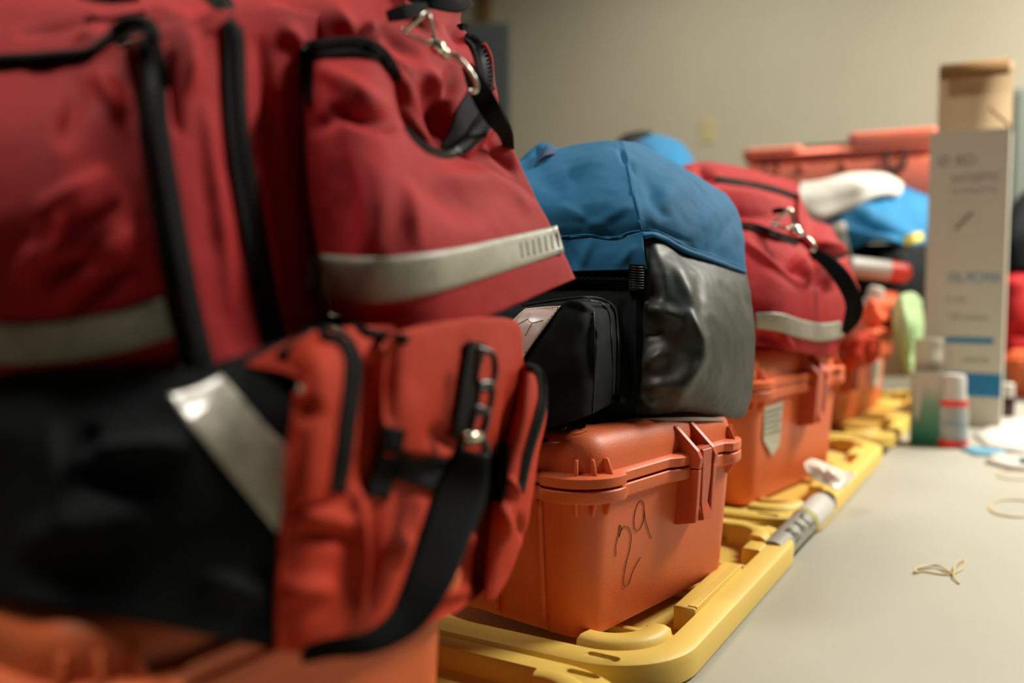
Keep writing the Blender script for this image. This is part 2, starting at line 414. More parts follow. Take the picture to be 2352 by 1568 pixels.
# ================================================================== storage totes with yellow lids
LR = -.262     # right outer line of the lids
def cut(o, cutters):
    bpy.context.view_layer.update()
    for i, c in enumerate(cutters):
        md = o.modifiers.new('b%d' % i, 'BOOLEAN'); md.operation = 'DIFFERENCE'; md.object = c; md.solver = 'EXACT'; md.use_self = True; md.use_hole_tolerant = True
    bpy.context.view_layer.update()
    me = bpy.data.meshes.new_from_object(o.evaluated_get(bpy.context.evaluated_depsgraph_get()))
    o.modifiers.clear(); o.data = me
    for c in cutters: bpy.data.objects.remove(c)
def tote(y0, y1, width, label, xr=LR, z=0):
    L = y1-y0; hx, hy = width/2, L/2; cx, cy = xr-hx, (y0+y1)/2
    t = thing('storage_tote', (cx, cy, BZ), 0, label, 'storage tote', 'storage totes with yellow lids in a row')
    Z = -BZ+z        # local height of the rim plane
    ring = rring(hx, hy, .085, 12, 6)
    lv = [(-.030, 0.0), (-.022, .004), (-.012, Z-.045), (-.004, Z-.043), (-.004, Z-.008), (-.008, Z-.008), (-.014, Z-.05), (-.026, .008)]
    v, f = loft(ring, lv); tb_ = mk('tub', v, f, TUBM, t, world=False); sharp(tb_)
    top = [(.0, Z-.027), (.001, Z-.010), (-.001, Z-.003), (-.006, Z), (-.026, Z), (-.029, Z-.003), (-.031, Z-.018), (-.036, Z-.021),
           (-.036, Z-.024), (-.028, Z-.022), (-.024, Z-.0055), (-.006, Z-.0055), (-.002, Z-.011), (-.0025, Z-.027)]
    # closed shell: outside skirt, rim, recess floor / underside
    n = len(ring)
    V, F = loft(ring, top, cap0=False, cap1=False)
    # bridge skirt bottom
    last = len(top)-1
    F += [(last*n+k, last*n+(k+1) % n, (k+1) % n, k) for k in range(n)]
    # recess floor slab: replace ring quads between level 7 and 8 by caps
    F = [q for q in F if not (7*n <= q[0] < 8*n and 8*n <= q[2] < 9*n)]
    F.append(tuple(7*n+k for k in range(n))); F.append(tuple(8*n+n-1-k for k in range(n)))
    lid = mk('lid', V, F, YEL, t, world=False, smooth=True)
    cs = []
    for sx in (1, -1):
        for sy in (1, -1):
            v, f = loft(rring(.016, .0045, .005, 4, 2), [(0, Z-.02), (0, Z+.02)], cx=sx*(hx-.064), cy=sy*(hy-.016)); cs.append(mk('cutter', v, f, SEAM, world=False))
            cs[-1].location = (cx, cy, BZ)
    cut(lid, cs); sharp(lid, 40)
    for p in lid.data.polygons: p.use_smooth = True
    # raised bars on the long sides, curved ridges at the corners
    for sx in (1, -1):
        bars = ((-.112*L/.53, .052*L/.53), (.130*L/.53, .205*L/.53))
        for (a, b) in bars:
            x1 = sx*(hx-.0265); x0 = sx*(hx-.050); hz = .005 if a < 0 else .001
            o = box('raised_bar', (min(x0, x1), max(x0, x1), a, b, Z-.021, Z+hz), YEL, lid, bevel=.0025, smooth=True); sharp(o, 50)
            if a < 0:
                x2 = sx*(hx-.036); box('raised_bar_ledge', (min(x2, x1), max(x2, x1)+.0005, a+.004, b-.004, Z+.003, Z+.0062), YEL, lid, bevel=.001)
        x1 = sx*(hx-.035)
        for yy in (-.150, -.02, .10): box('stiffening_rib', (min(x1, x1-sx*.10), max(x1, x1-sx*.10), yy*L/.53, yy*L/.53+.010, Z-.021, Z-.013), YEL, lid, bevel=.002)
        for sy in (1, -1):
            ccx, ccy = sx*(hx-.086), sy*(hy-.086); V = []; F = []; nn = 16
            for i in range(nn):
                a = math.radians(-12+114*i/(nn-1)); 
                for (r, z_) in ((.032, Z-.021), (.033, Z+.004), (.036, Z+.007), (.050, Z+.007), (.056, Z+.004), (.058, Z-.004)):
                    V.append((ccx+sx*r*math.cos(a), ccy+sy*r*math.sin(a), z_))
            k = 6
            for i in range(nn-1):
                for j in range(k): F.append((i*k+j, i*k+(j+1) % k, (i+1)*k+(j+1) % k, (i+1)*k+j))
            F.append(tuple(range(k))); F.append(tuple((nn-1)*k+j for j in range(k-1, -1, -1)))
            sharp(mk('corner_ridge', V, F, YEL, lid, world=False), 50)
    return t
tote(.165, .706, .56, 'black storage tote with yellow lid, the nearest one under the foreground bags')
tote(.716, 1.255, .56, 'black storage tote with yellow lid, under the orange case numbered 29')
tote(1.285, 2.02, .56, 'black storage tote with yellow lid, third in the row, under the red bag')
tote(2.05, 2.95, .56, 'black storage tote with yellow lid, farthest in the row, under the orange pouch')

tote(1.95, 2.80, .56, 'black storage tote with yellow lid standing in the second row, under the blurred blue bag', xr=-.85)
# ================================================================== orange hard cases
def case(o, rz, L=.275, W=.22, H=.19, label='', latch=.60, lab=None, number=False, sv=1.0, zr=.755, name='equipment_case'):
    """local frame: front face is +x plane at 0, y runs along it from 0 to L"""
    t = thing(name, o, rz, label, 'hard case')
    hx, hy = W/2, L/2; r = .036*sv; zs = H*zr
    ring = rring(hx, hy, r, 10, 30)
    if latch is None: nolatch = True; latch = -9
    else: nolatch = False
    ly = (latch-.5)*L
    def bulge(x, y):
        dx = hx-abs(x); dy = hy-abs(y); c = max(0, 1-max(0, max(dx, dy)-r*1.25)/(.012*sv)) if max(dx, dy) < r*1.25+.012*sv else 0
        l = max(0, min(1, (.050*sv-abs(y-ly))/(.016*sv))) if x > 0 and dx < .01 else 0
        return max(.45, min(1, c), l)
    ft = .0125*sv
    lv = [(-.030*sv, .004), (-.024*sv, 0), (-.014*sv, .001), (-.0085*sv, .006*sv), (-.0065*sv, .014*sv), (0, zs-ft-.006), (.001, zs-ft, .9), (0, zs-ft, 1),]
    fb = .013*sv
    body = [(-.034*sv, .0), (-.024*sv, .0005), (-.014*sv, .004*sv), (-.0095*sv, .012*sv), (-.001, zs-ft-.004), (0, zs-ft, fb*.9), (0, zs-ft+.002, fb), (0, zs-.0018, fb), (-.001, zs-.0008, fb), (-.006, zs-.0008)]
    v, f = loft(ring, body, cx=-hx, cy=hy, bf=bulge); b = sharp(mk('body', v, f, CASE, t, world=False), 38)
    lid = [(-.006, zs+.0016), (-.001, zs+.0016, fb), (0, zs+.0026, fb), (0, zs+ft-.002, fb), (-.001, zs+ft, fb*.8), (0, zs+ft+.001), (-.001, zs+ft+.006)]
    rr = H-(zs+ft+.006)
    for k in range(1, 9):
        a = PI/2*k/8; lid.append((-.001-.022*sv*(1-math.cos(a)), zs+ft+.006+rr*math.sin(a)))
    lid.append((-.045*sv, H+.0005))
    v, f = loft(ring, lid, cx=-hx, cy=hy, bf=bulge); ld = sharp(mk('lid', v, f, CASE, t, world=False), 38)
    gk = [(-.006, zs-.002), (-.006, zs+.003)]
    v, f = loft(ring, gk, cx=-hx, cy=hy); mk('gasket', v, f, SEAM, t, world=False)
    # small ribs above and below the flange at the near and far front corners
    for (nm, par, z0, z1, z2) in (('rib', ld, zs+ft-.001, zs+ft+.014*sv, 1), ('rib', b, zs-ft+.001, zs-ft-.014*sv, -1)):
        for cyy, sgn in ((0, 1), (L, -1)):
            for k in range(3):
                a = math.radians(-68+24*k+10)*sgn; cc = (-r, cyy+sgn*r); dn = Vector((math.cos(a), math.sin(a), 0)); tn = Vector((-dn.y, dn.x, 0))
                c = Vector((cc[0], cc[1], 0))+dn*(r-.003)
                hw = .0026*sv
                V = [c-tn*hw+Vector((0, 0, z0)), c+tn*hw+Vector((0, 0, z0)), c+tn*hw*.7+dn*.012*sv+Vector((0, 0, z0)), c-tn*hw*.7+dn*.012*sv+Vector((0, 0, z0)),
                     c-tn*hw*.8+Vector((0, 0, z1)), c+tn*hw*.8+Vector((0, 0, z1)), c+tn*hw*.5+dn*.005*sv+Vector((0, 0, z1)), c-tn*hw*.5+dn*.005*sv+Vector((0, 0, z1))]
                mk(nm, V, boxv(0, 1, 0, 1, 0, 1)[1], CASE, par, world=False, bevel=.0008)
    # thin mould ribs on the near end
    for xx in (-.055*sv, -.115*sv):
        pts = [(xx, -.0012, zs-ft-.002), (xx, .0028*sv, zs*.5), (xx, .0075*sv, .022*sv), (xx, .011*sv, .010*sv), (xx, .022*sv, .002)]
        v, f = tubev(spline(pts, 16), .0028*sv, 8); mk('end_rib', v, f, CASE, b, world=False)
    # latch: two fins on the lid, housing on the body, pull clip between
    yl = latch*L; e = .021*sv; fin = .0035*sv
    if nolatch: return t, None
    la = bpy.data.objects.new('latch', None); C.objects.link(la); la.parent = t
    for s in (-1, 1):
        y_ = yl+s*.016*sv
        prof = [(-.014*sv, H-.010), (-.005, H-.009), (e, zs+ft+.004), (e+.004*sv, zs+ft-.004), (e+.002*sv, zs-.002), (-.004, zs-.002)]
        V = [(x, y_-fin, z) for x, z in prof]+[(x, y_+fin, z) for x, z in prof]; n = len(prof)
        F = [tuple(range(n)), tuple(range(2*n-1, n-1, -1))]+[(k, (k+1) % n, n+(k+1) % n, n+k) for k in range(n)]
        mk('fin', V, F, CASE2, la, world=False, smooth=False, bevel=.001)
        prof = [(-.003, zs-.003), (e+.002*sv, zs-.003), (e-.001, zs-.058*sv), (-.004, zs-.064*sv)]
        V = [(x, y_-fin, z) for x, z in prof]+[(x, y_+fin, z) for x, z in prof]; n = len(prof)
        F = [tuple(range(n)), tuple(range(2*n-1, n-1, -1))]+[(k, (k+1) % n, n+(k+1) % n, n+k) for k in range(n)]
        mk('housing_wall', V, F, CASE2, la, world=False, smooth=False, bevel=.001)
    box('pin_bar', (e-.012*sv, e-.002, yl-.016*sv, yl+.016*sv, zs+ft-.002, zs+ft+.006*sv), CASE2, la, bevel=.0015)
    cp = [(e-.006*sv, zs+ft+.006*sv), (e+.002, zs+ft+.004*sv), (e+.001, zs-.012*sv), (e-.001, zs-.040*sv), (e+.004*sv, zs-.056*sv), (e-.004*sv, zs-.058*sv), (e-.008*sv, zs-.03*sv)]
    wd = [.010, .010, .009, .007, .0105, .0105, .008]
    n = len(cp); V = [(x, yl-w_*sv, z) for (x, z), w_ in zip(cp, wd)]+[(x, yl+w_*sv, z) for (x, z), w_ in zip(cp, wd)]
    F = [tuple(range(n)), tuple(range(2*n-1, n-1, -1))]+[(k, (k+1) % n, n+(k+1) % n, n+k) for k in range(n)]
    mk('clip', V, F, CASE2, la, world=False, smooth=False, bevel=.0012)
    # front surface helper (taper)
    def front(y, z, lift=.0006): return (-.0005-.0095*sv*max(0, 1-z/(zs-ft))*.95+lift, y, z)
    if lab:
        (ya, yb, za, zb, cutc) = lab
        V = [front(ya, zb, .0012), front(yb, zb+.004, .0012), front(yb, za+.012, .0012), front((ya+yb)/2+.004, za, .0035), front(ya+.003, za+.030, .0025)]
        V += [(x-.0012, y, z) for x, y, z in V]; n = 5
        F = [tuple(range(n)), tuple(range(2*n-1, n-1, -1))]+[(k, (k+1) % n, n+(k+1) % n, n+k) for k in range(n)]
        lb = mk('paper_label', V, F, LBL, t, world=False, smooth=False)
        for i in range(5):
            z = zb-.006-i*.009; x, y, z = front(ya+.004, z, .0022)
            box('print_line', (x, x+.0004, ya+.005, yb-.005-(i % 2)*.006, z-.0015, z+.0015), GREYINK, lb)
    if number:
        for pts in number:
            L_ = [Vector(front(y, z, .0003)) for (y, z) in pts]
            v, f = tubev(spline(L_, 40), .00034, 6); mk('handwritten_digit', v, f, INK, t, world=False)
    return t, front
def case_num(px, o, rz):
    """pixel polyline of handwriting -> (y, z) on the tapered front plane of a case at o, rz"""
    n = Vector((math.cos(rz), math.sin(rz), 0)); yv = Vector((-math.sin(rz), math.cos(rz), 0)); out = []
    for (x, y) in px:
        z = .08
        for _ in range(4):
            off = -.0005-.009*max(0, 1-z/.125); r = ray(x, y); d = (n.dot(Vector(o)-EYE)+off)/n.dot(r); p = EYE+r*d; z = p.z-o[2]
        out.append(((p-Vector(o)).dot(yv), z))
    return out
def c2(a): return [(1200+x/2.457, 930+y/2.457) for x, y in a]
O29 = (-.347, .742, -.0065); R29 = math.radians(-10.5)
two = c2([(548, 748), (560, 700), (552, 678), (548, 715), (530, 790), (529, 855)])
two_b = c2([(548, 740), (570, 690), (600, 690), (615, 730), (610, 800), (585, 900), (572, 980), (575, 1022), (600, 1010), (625, 935), (668, 858)])
nine = c2([(690, 600), (686, 555), (668, 540), (645, 580), (632, 650), (640, 705), (665, 700), (688, 640), (690, 590), (695, 640), (710, 700), (730, 755)])
t29, _ = case(O29, R29, L=.300, H=.1985, label='orange hard case with handwritten number 29 on its front', latch=.60,
              number=[case_num(two, O29, R29), case_num(two_b, O29, R29), case_num(nine, O29, R29)])
case((-.347, .234, -.0205), math.radians(-3), L=.280, H=.207, zr=.80, label='orange hard case at bottom left, under the black and orange bag', latch=None)
case((-.372, 1.372, -.0205), math.radians(-9.5), L=.385, W=.26, H=.245, sv=1.2, label='orange hard case with torn pale label, under the small red bag', latch=.56, lab=(.05, .12, .075, .155, 0))
case((-.40, 2.20, -.0205), math.radians(-4), L=.55, W=.3, H=.225, sv=1.3, label='farthest orange hard case in the row, with a small pale label', latch=.12, lab=(.36, .47, .06, .13, 0))

# ================================================================== bag helpers
def core(parent, c, h, rz, m, r=.03, name='bag_body'):
    """closed stuffed body behind the sewn panels"""
    ring = rring(h[0], h[1], min(r, h[0]*.9, h[1]*.9), 8, 8); V = []; F = []; n = len(ring); lv = []
    for k in range(13):
        a = -PI/2+PI*k/12; lv.append((-r*(1-math.cos(a)), math.sin(a)))
    ct, st = math.cos(rz), math.sin(rz)
    for (o, s) in lv:
        for (x, y, nx, ny) in ring:
            z = s*r+(h[2]-r)*(1 if s > 0 else -1 if s < 0 else 0)
            X, Y = x+nx*o, y+ny*o; p = Vector((X*ct-Y*st, X*st+Y*ct, z)); p += p.normalized()*noise.noise(p*18)*.004
            V.append(p+Vector(c))
    for l in range(len(lv)-1):
        for k in range(n): F.append((l*n+k, l*n+(k+1) % n, (l+1)*n+(k+1) % n, (l+1)*n+k))
    F.append(tuple(range(n-1, -1, -1))); F.append(tuple((len(lv)-1)*n+k for k in range(n)))
    return mk(name, V, F, m, parent)

# ================================================================== blue and grey duffel on case 29 (in focus)
bc = thing('duffel_bag', tuple(P(1400, 980, 1.05)*1), 0, 'blue duffel bag with dark grey tarpaulin end and black pocket, on the case numbered 29', 'bag')
bc.location.z = .188
cF = patch('blue_front_top', [
    [(1120, 400, 1.10), (1200, 368, 1.12), (1300, 337, 1.13), (1375, 325, 1.12), (1428, 322, 1.10)],
    [(1120, 440, 1.04), (1200, 420, 1.04), (1300, 395, 1.04), (1380, 385, 1.03), (1443, 375, 1.03)],
    [(1120, 490, 1.00), (1200, 480, .995), (1300, 465, .985), (1390, 455, .975), (1455, 450, .975)],
    [(1120, 530, .99), (1200, 525, .985), (1300, 515, .975), (1400, 508, .965), (1466, 500, .955)],
    [(1120, 552, .99), (1200, 549, .985), (1300, 543, .975), (1410, 545, .965), (1475, 530, .955)]], BLU, bc, thick=.06, puff=.0,
    folds=[(1330, 400, 1420, 345, 30, .006), (1250, 470, 1330, 510, 30, .003), (1425, 345, 1440, 375, 8, -.006), (1400, 530, 1300, 480, 12, .002), (1360, 520, 1450, 470, 14, .003), (1230, 400, 1290, 440, 25, -.003)], N=70, M=70)
cS = patch('blue_side_top', [
    [(1428, 322, 1.10), (1470, 330, 1.16), (1540, 368, 1.20), (1610, 410, 1.22), (1668, 445, 1.23)],
    [(1443, 375, 1.03), (1500, 380, 1.06), (1570, 408, 1.10), (1640, 445, 1.14), (1692, 480, 1.20)],
    [(1455, 450, .975), (1520, 450, .995), (1590, 470, 1.04), (1655, 500, 1.09), (1706, 530, 1.17)],
    [(1466, 500, .955), (1530, 500, .975), (1590, 525, 1.02), (1655, 555, 1.07), (1710, 580, 1.15)],
    [(1475, 530, .955), (1515, 534, .970), (1575, 566, 1.01), (1640, 588, 1.06), (1713, 618, 1.14)]], BLU, bc, thick=.06,
    folds=[(1443, 390, 1470, 520, 7, .0035), (1480, 400, 1520, 500, 16, -.004), (1500, 500, 1560, 380, 22, .004), (1590, 560, 1640, 470, 18, .003), (1640, 580, 1680, 500, 12, -.003), (1500, 525, 1580, 555, 7, -.0022), (1445, 370, 1452, 400, 8, -.004), (1520, 470, 1620, 400, 26, .003)], N=70, M=70)
cP = patch('blue_piping_band', [
    [(1475, 531, .953), (1515, 535, .966), (1575, 567, 1.006), (1640, 589, 1.056), (1714, 619, 1.136)],
    [(1478, 540, .948), (1515, 541, .960), (1575, 573, 1.000), (1640, 597, 1.05), (1714, 624, 1.132)],
    [(1481, 550, .953), (1512, 548, .963), (1572, 582, 1.005), (1640, 603, 1.055), (1714, 629, 1.137)]], BLU, bc, thick=.02, puff=.001, N=10, M=60,
    folds=[(1500, 540, 1530, 550, 4, .002), (1560, 570, 1590, 580, 4, .0015)])
cL = patch('blue_front_lower', [
    [(1120, 550, .985), (1200, 547, .980), (1300, 542, .970), (1410, 545, .960), (1475, 531, .950)],
    [(1120, 590, .980), (1200, 588, .975), (1300, 584, .965), (1400, 582, .950), (1480, 575, .940)],
    [(1120, 630, .975), (1200, 628, .970), (1300, 624, .960), (1400, 621, .948), (1486, 618, .938)]], BLU, bc, thick=.03,
    folds=[(1330, 620, 1360, 550, 9, .003), (1300, 560, 1330, 620, 12, -.003), (1420, 610, 1460, 560, 10, .002)], N=30, M=60)
cT = patch('tarpaulin_end', [
    [(1481, 550, .955), (1512, 548, .966), (1572, 582, 1.010), (1640, 603, 1.060), (1714, 628, 1.140)],
    [(1485, 620, .945), (1530, 620, .943), (1585, 640, .965), (1650, 660, 1.020), (1727, 690, 1.125)],
    [(1478, 700, .940), (1535, 700, .930), (1602, 710, .940), (1665, 740, 1.000), (1734, 770, 1.110)],
    [(1474, 780, .940), (1538, 790, .932), (1606, 800, .935), (1668, 820, .995), (1733, 840, 1.105)],
    [(1468, 860, .940), (1525, 865, .928), (1592, 875, .935), (1662, 895, .995), (1727, 905, 1.090)],
    [(1462, 925, .940), (1520, 925, .936), (1580, 925, .955), (1650, 940, 1.010), (1715, 945, 1.080)],
    [(1454, 962, .945), (1520, 950, .955), (1590, 946, .980), (1650, 957, 1.030), (1700, 962, 1.075)]], TARP, bc, thick=.07, N=90, M=80,
    folds=[(1480, 700, 1560, 730, 18, .006), (1478, 840, 1540, 800, 20, .006), (1470, 890, 1560, 880, 16, .005), (1530, 760, 1560, 850, 30, -.002), (1480, 640, 1500, 700, 20, -.004),
           (1540, 590, 1600, 700, 14, .004), (1600, 640, 1620, 760, 14, -.003), (1590, 720, 1615, 820, 16, .005), (1610, 820, 1540, 930, 20, .005), (1475, 770, 1520, 765, 10, -.003), (1465, 910, 1500, 930, 12, .004)])
cB = patch('black_front', [
    [(1120, 622, .985), (1250, 624, .975), (1380, 622, .965), (1484, 618, .950)],
    [(1120, 700, .965), (1250, 700, .960), (1380, 700, .950), (1478, 700, .942)],
    [(1120, 850, .925), (1250, 850, .925), (1380, 850, .930), (1470, 860, .936)],
    [(1120, 960, .885), (1250, 960, .900), (1380, 945, .925), (1460, 925, .938)],
    [(1120, 1035, .850), (1250, 1015, .860), (1380, 975, .905), (1452, 962, .940)]], BLK, bc, thick=.05, N=50, M=60, folds=[(1430, 700, 1440, 900, 10, -.004), (1460, 640, 1458, 900, 6, .003)])
cK = patch('black_pocket', [
    [(1120, 716, .915), (1200, 700, .905), (1290, 686, .900), (1350, 680, .900), (1402, 690, .930)],
    [(1120, 735, .885), (1200, 722, .870), (1290, 712, .862), (1352, 708, .862), (1418, 712, .925)],
    [(1120, 800, .870), (1200, 790, .850), (1290, 780, .845), (1364, 780, .855), (1426, 790, .920)],
    [(1120, 900, .855), (1200, 890, .840), (1290, 880, .840), (1366, 870, .852), (1424, 860, .920)],
    [(1120, 1000, .850), (1200, 990, .845), (1290, 975, .850), (1360, 950, .865), (1416, 920, .925)]], BLK, bc, thick=.05, N=60, M=70,
    folds=[(1362, 715, 1366, 860, 4, .004), (1372, 720, 1376, 860, 5, -.002), (1300, 700, 1360, 712, 5, .003), (1250, 705, 1400, 700, 4, .003)])
TC = bvh(cF, cS, cL, cP); TK = bvh(cK); TB = bvh(cB); TT = bvh(cT)
seam('seam', [(1120, 551), (1200, 548), (1285, 544), (1350, 540), (1412, 546), (1445, 534), (1474, 530)], .0013, BLU, bc, TC, 60)
seam('seam', [(1441, 378), (1448, 410), (1455, 450), (1466, 500), (1474, 529)], .0011, BLU, bc, TC, 40)
seam('seam', [(1478, 531), (1515, 535), (1575, 566), (1640, 588), (1712, 617)], .0013, BLU, bc, TC, 50)
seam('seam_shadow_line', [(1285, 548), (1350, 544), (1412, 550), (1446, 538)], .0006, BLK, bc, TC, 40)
zipper([(1130, 640), (1250, 640), (1340, 639), (1442, 640)], 26, bc, TB, lift=.004, step=.003)
seam('piping', [(1130, 655), (1250, 656), (1340, 655), (1442, 655)], .0016, WEB, bc, TB)
tabo, XY, D = ribbon('webbing_tab', [(1463, 607), (1461, 640), (1462, 668)], [38, 36, 36], WEB, bc, bvh(cB, cL), lift=.004, thick=.003)
rb = []
for i in range(9):
    y = 612+i*6; rb.append(tubev([P(1445, y, .932), P(1462, y+1, .929), P(1479, y+2, .932)], .0006, 5))
v, f = merge(rb); mk('webbing_rib', v, f, COIL, tabo, kind='stuff')
seam('piping', [(1200, 703), (1290, 689), (1350, 684), (1385, 690), (1410, 712), (1416, 760), (1418, 830), (1416, 900)], .0022, BLK, bc, TK, 60)
seam('piping', [(1352, 690), (1385, 700), (1400, 725), (1404, 780), (1408, 850), (1408, 905)], .0012, COIL, bc, TK, 60)
seam('stitch_line', [(1364, 715), (1366, 780), (1366, 860), (1362, 950)], .0007, COIL, bc, TK, 40)
def drape_quad(name, g, m, parent, T, lift=.0015, thick=.0012, N=24, M=14, dflt=None):
    """thin sheet sewn over a panel; g = rows of (x, y)"""
    rows = [usp([(x, y, 0) for x, y in r], M) for r in g]; A = list(zip(*[usp([rows[r][c] for r in range(len(g))], N) for c in range(M)]))
    D = [[hitd(T, a.x, a.y) for a in r] for r in A]; gd = [d for r in D for d in r if d]
    for r in range(N):
        for c in range(M):
            if D[r][c] is None:
                cand = [d for d in D[r] if d]; D[r][c] = max(cand) if cand else (dflt or sum(gd)/len(gd))
    G = [[P(A[r][c].x, A[r][c].y, D[r][c])-ray(A[r][c].x, A[r][c].y).normalized()*(lift+thick) for c in range(M)] for r in range(N)]
    B = [[P(A[r][c].x, A[r][c].y, D[r][c])-ray(A[r][c].x, A[r][c].y).normalized()*lift*.1 for c in range(M)] for r in range(N)]
    o = grid_solid(G, B, m, name, parent, [[(c/M*.05, r/N*.05) for c in range(M)] for r in range(N)])
    PATCH[o.name] = ([p for r in G for p in r], [(r*M+c, r*M+c+1, (r+1)*M+c+1, (r+1)*M+c) for r in range(N-1) for c in range(M-1)])
    return o
tp = drape_quad('reflective_tape', [[(1206, 708), (1250, 704), (1288, 702)], [(1188, 724), (1226, 726), (1266, 732)], [(1174, 742), (1208, 752), (1243, 763)], [(1172, 780), (1195, 790), (1220, 795)], [(1170, 820), (1186, 824), (1200, 826)]], REFL3, bc, TK)
TR = bvh(tp)
for pts in ([(1284, 706), (1262, 733), (1238, 766), (1216, 797), (1202, 812)], [(1212, 709), (1194, 724), (1180, 742)], [(1208, 711), (1250, 707), (1284, 705)]):
    Q = spline([(x, y, 0) for x, y in pts], 14); sts = []
    for i in range(0, 13):
        a, b = Q[i], Q[i].lerp(Q[i+1], .6); da, db = hitd(TR, a.x, a.y), hitd(TR, b.x, b.y)
        if da and db: sts.append(tubev([P(a.x, a.y, da-.0004), P(b.x, b.y, db-.0004)], .0004, 5))
    if sts: v, f = merge(sts); mk('stitching', v, f, STI, tp, kind='stuff')
for pts in ([(1222, 716), (1213, 732), (1222, 741), (1248, 735)], [(1213, 732), (1190, 744)], [(1222, 741), (1206, 770)]):
    seam('pressed_line', pts, .0005, STI, tp, TR, 12, lift=.0002)
patch('handle', [[(1180, 384, 1.13), (1215, 345, 1.14), (1250, 326, 1.15), (1290, 346, 1.16)], [(1186, 398, 1.11), (1218, 368, 1.12), (1245, 352, 1.13), (1285, 350, 1.14)], [(1205, 402, 1.09), (1230, 372, 1.10), (1262, 356, 1.12), (1292, 352, 1.14)]], BLU, bc, thick=.012, N=16, M=24, folds=[(1230, 360, 1240, 340, 8, -.004)])
patch('handle_lining', [[(1238, 352, 1.115), (1258, 334, 1.12), (1280, 348, 1.13)], [(1226, 384, 1.08), (1250, 360, 1.09), (1284, 352, 1.12)]], mat('navy_cloth', (.008, .035, .10), .8), bc, thick=.006, N=10, M=14)
ribbon('bottom_strap', [(1440, 966, .93), (1520, 963, .95), (1600, 962, .985), (1662, 964, 1.03)], [8, 9, 9, 7], GREY, bc, None, thick=.002, n=24)
ribbon('webbing_loop', [(1405, 912, .915), (1425, 917, .91), (1438, 921, .92)], 14, WEB, bc, None, thick=.003, n=12)
v, f = merge([tubev(spline([P(x, y, d) for x, y, d in q], 14), .0004, 5) for q in ([(1316, 999, .845), (1330, 996, .84), (1349, 990, .845)], [(1246, 1026, .82), (1262, 1018, .815), (1283, 1016, .82)], [(1290, 988, .84), (1300, 982, .84), (1286, 978, .85)])])
mk('loose_thread', v, f, COIL, bc, kind='stuff')
core(bc, (-.53, 1.08, .30), (.17, .14, .105), math.radians(-10), BLU, .06)

# ================================================================== black and orange bag, lower foreground
bb = thing('medic_bag', tuple(P(700, 1450, .52)), 0, 'black and orange bag with diagonal reflective strip and hanging strap, lower foreground', 'bag')
bK = patch('black_side', [
    [(-260, 840, .52), (0, 850, .475), (180, 855, .455), (420, 850, .455), (705, 765, .48)],
    [(-260, 960, .50), (0, 985, .445), (180, 1000, .430), (420, 1000, .430), (678, 935, .455)],
    [(-260, 1100, .50), (0, 1130, .440), (180, 1150, .420), (420, 1160, .420), (664, 1130, .447)],
    [(-260, 1240, .50), (0, 1270, .435), (180, 1310, .415), (420, 1340, .415), (642, 1330, .443)],
    [(-260, 1340, .50), (0, 1372, .425), (180, 1402, .408), (420, 1448, .412), (640, 1496, .446)]], BLK, bb, thick=.035, N=70, M=80,
    folds=[(200, 1040, 420, 1020, 25, .006), (180, 1100, 330, 1120, 30, -.007), (160, 1200, 120, 980, 25, .005), (60, 1250, 300, 1180, 50, .006), (480, 1330, 620, 1370, 25, .004), (210, 980, 200, 1050, 20, -.005)])
eO = patch('orange_end', [
    [(560, 838, .462), (700, 768, .478), (800, 752, .51), (1000, 742, .60), (1190, 765, .70)],
    [(692, 880, .452), (760, 880, .465), (860, 880, .505), (1050, 880, .61), (1205, 880, .71)],
    [(664, 1050, .446), (740, 1050, .460), (850, 1050, .500), (1030, 1050, .61), (1218, 1050, .715)],
    [(646, 1250, .441), (730, 1250, .455), (840, 1250, .495), (1010, 1230, .58), (1195, 1205, .70)],
    [(640, 1400, .441), (720, 1410, .455), (820, 1420, .490), (960, 1400, .555), (1125, 1340, .655)],
    [(640, 1494, .450), (720, 1498, .460), (820, 1480, .495), (930, 1450, .545), (1050, 1405, .60)]], ORG, bb, thick=.05, N=90, M=90,
    folds=[(690, 1185, 800, 1200, 18, .007), (690, 1225, 790, 1240, 12, -.006), (820, 1130, 825, 1400, 14, .007), (870, 1150, 850, 1400, 16, -.006), (650, 1360, 760, 1350, 25, .006), (700, 960, 740, 900, 30, .006),
           (850, 860, 835, 1120, 12, -.004), (905, 1290, 930, 1230, 20, .005), (1115, 1180, 1100, 1360, 9, -.010), (1030, 1240, 1090, 1230, 20, .006), (990, 1370, 1080, 1350, 18, .004), (1150, 1180, 1170, 1240, 18, .005)])
eF = patch('centre_flap', [
    [(888, 775, .503), (960, 748, .535), (1090, 728, .605), (1180, 735, .668), (1197, 770, .680)],
    [(882, 860, .498), (960, 850, .528), (1080, 840, .595), (1165, 840, .645), (1200, 850, .675)],
    [(878, 950, .495), (960, 950, .525), (1070, 950, .592), (1150, 950, .640), (1190, 950, .670)],
    [(872, 1045, .500), (955, 1050, .532), (1060, 1050, .598), (1130, 1040, .640), (1165, 1035, .665)]], ORG, bb, thick=.02, puff=.002, N=50, M=60,
    folds=[(900, 800, 890, 960, 14, -.004), (1170, 870, 1150, 1000, 14, -.003), (980, 1000, 1050, 1010, 24, -.005)], edge=.08)
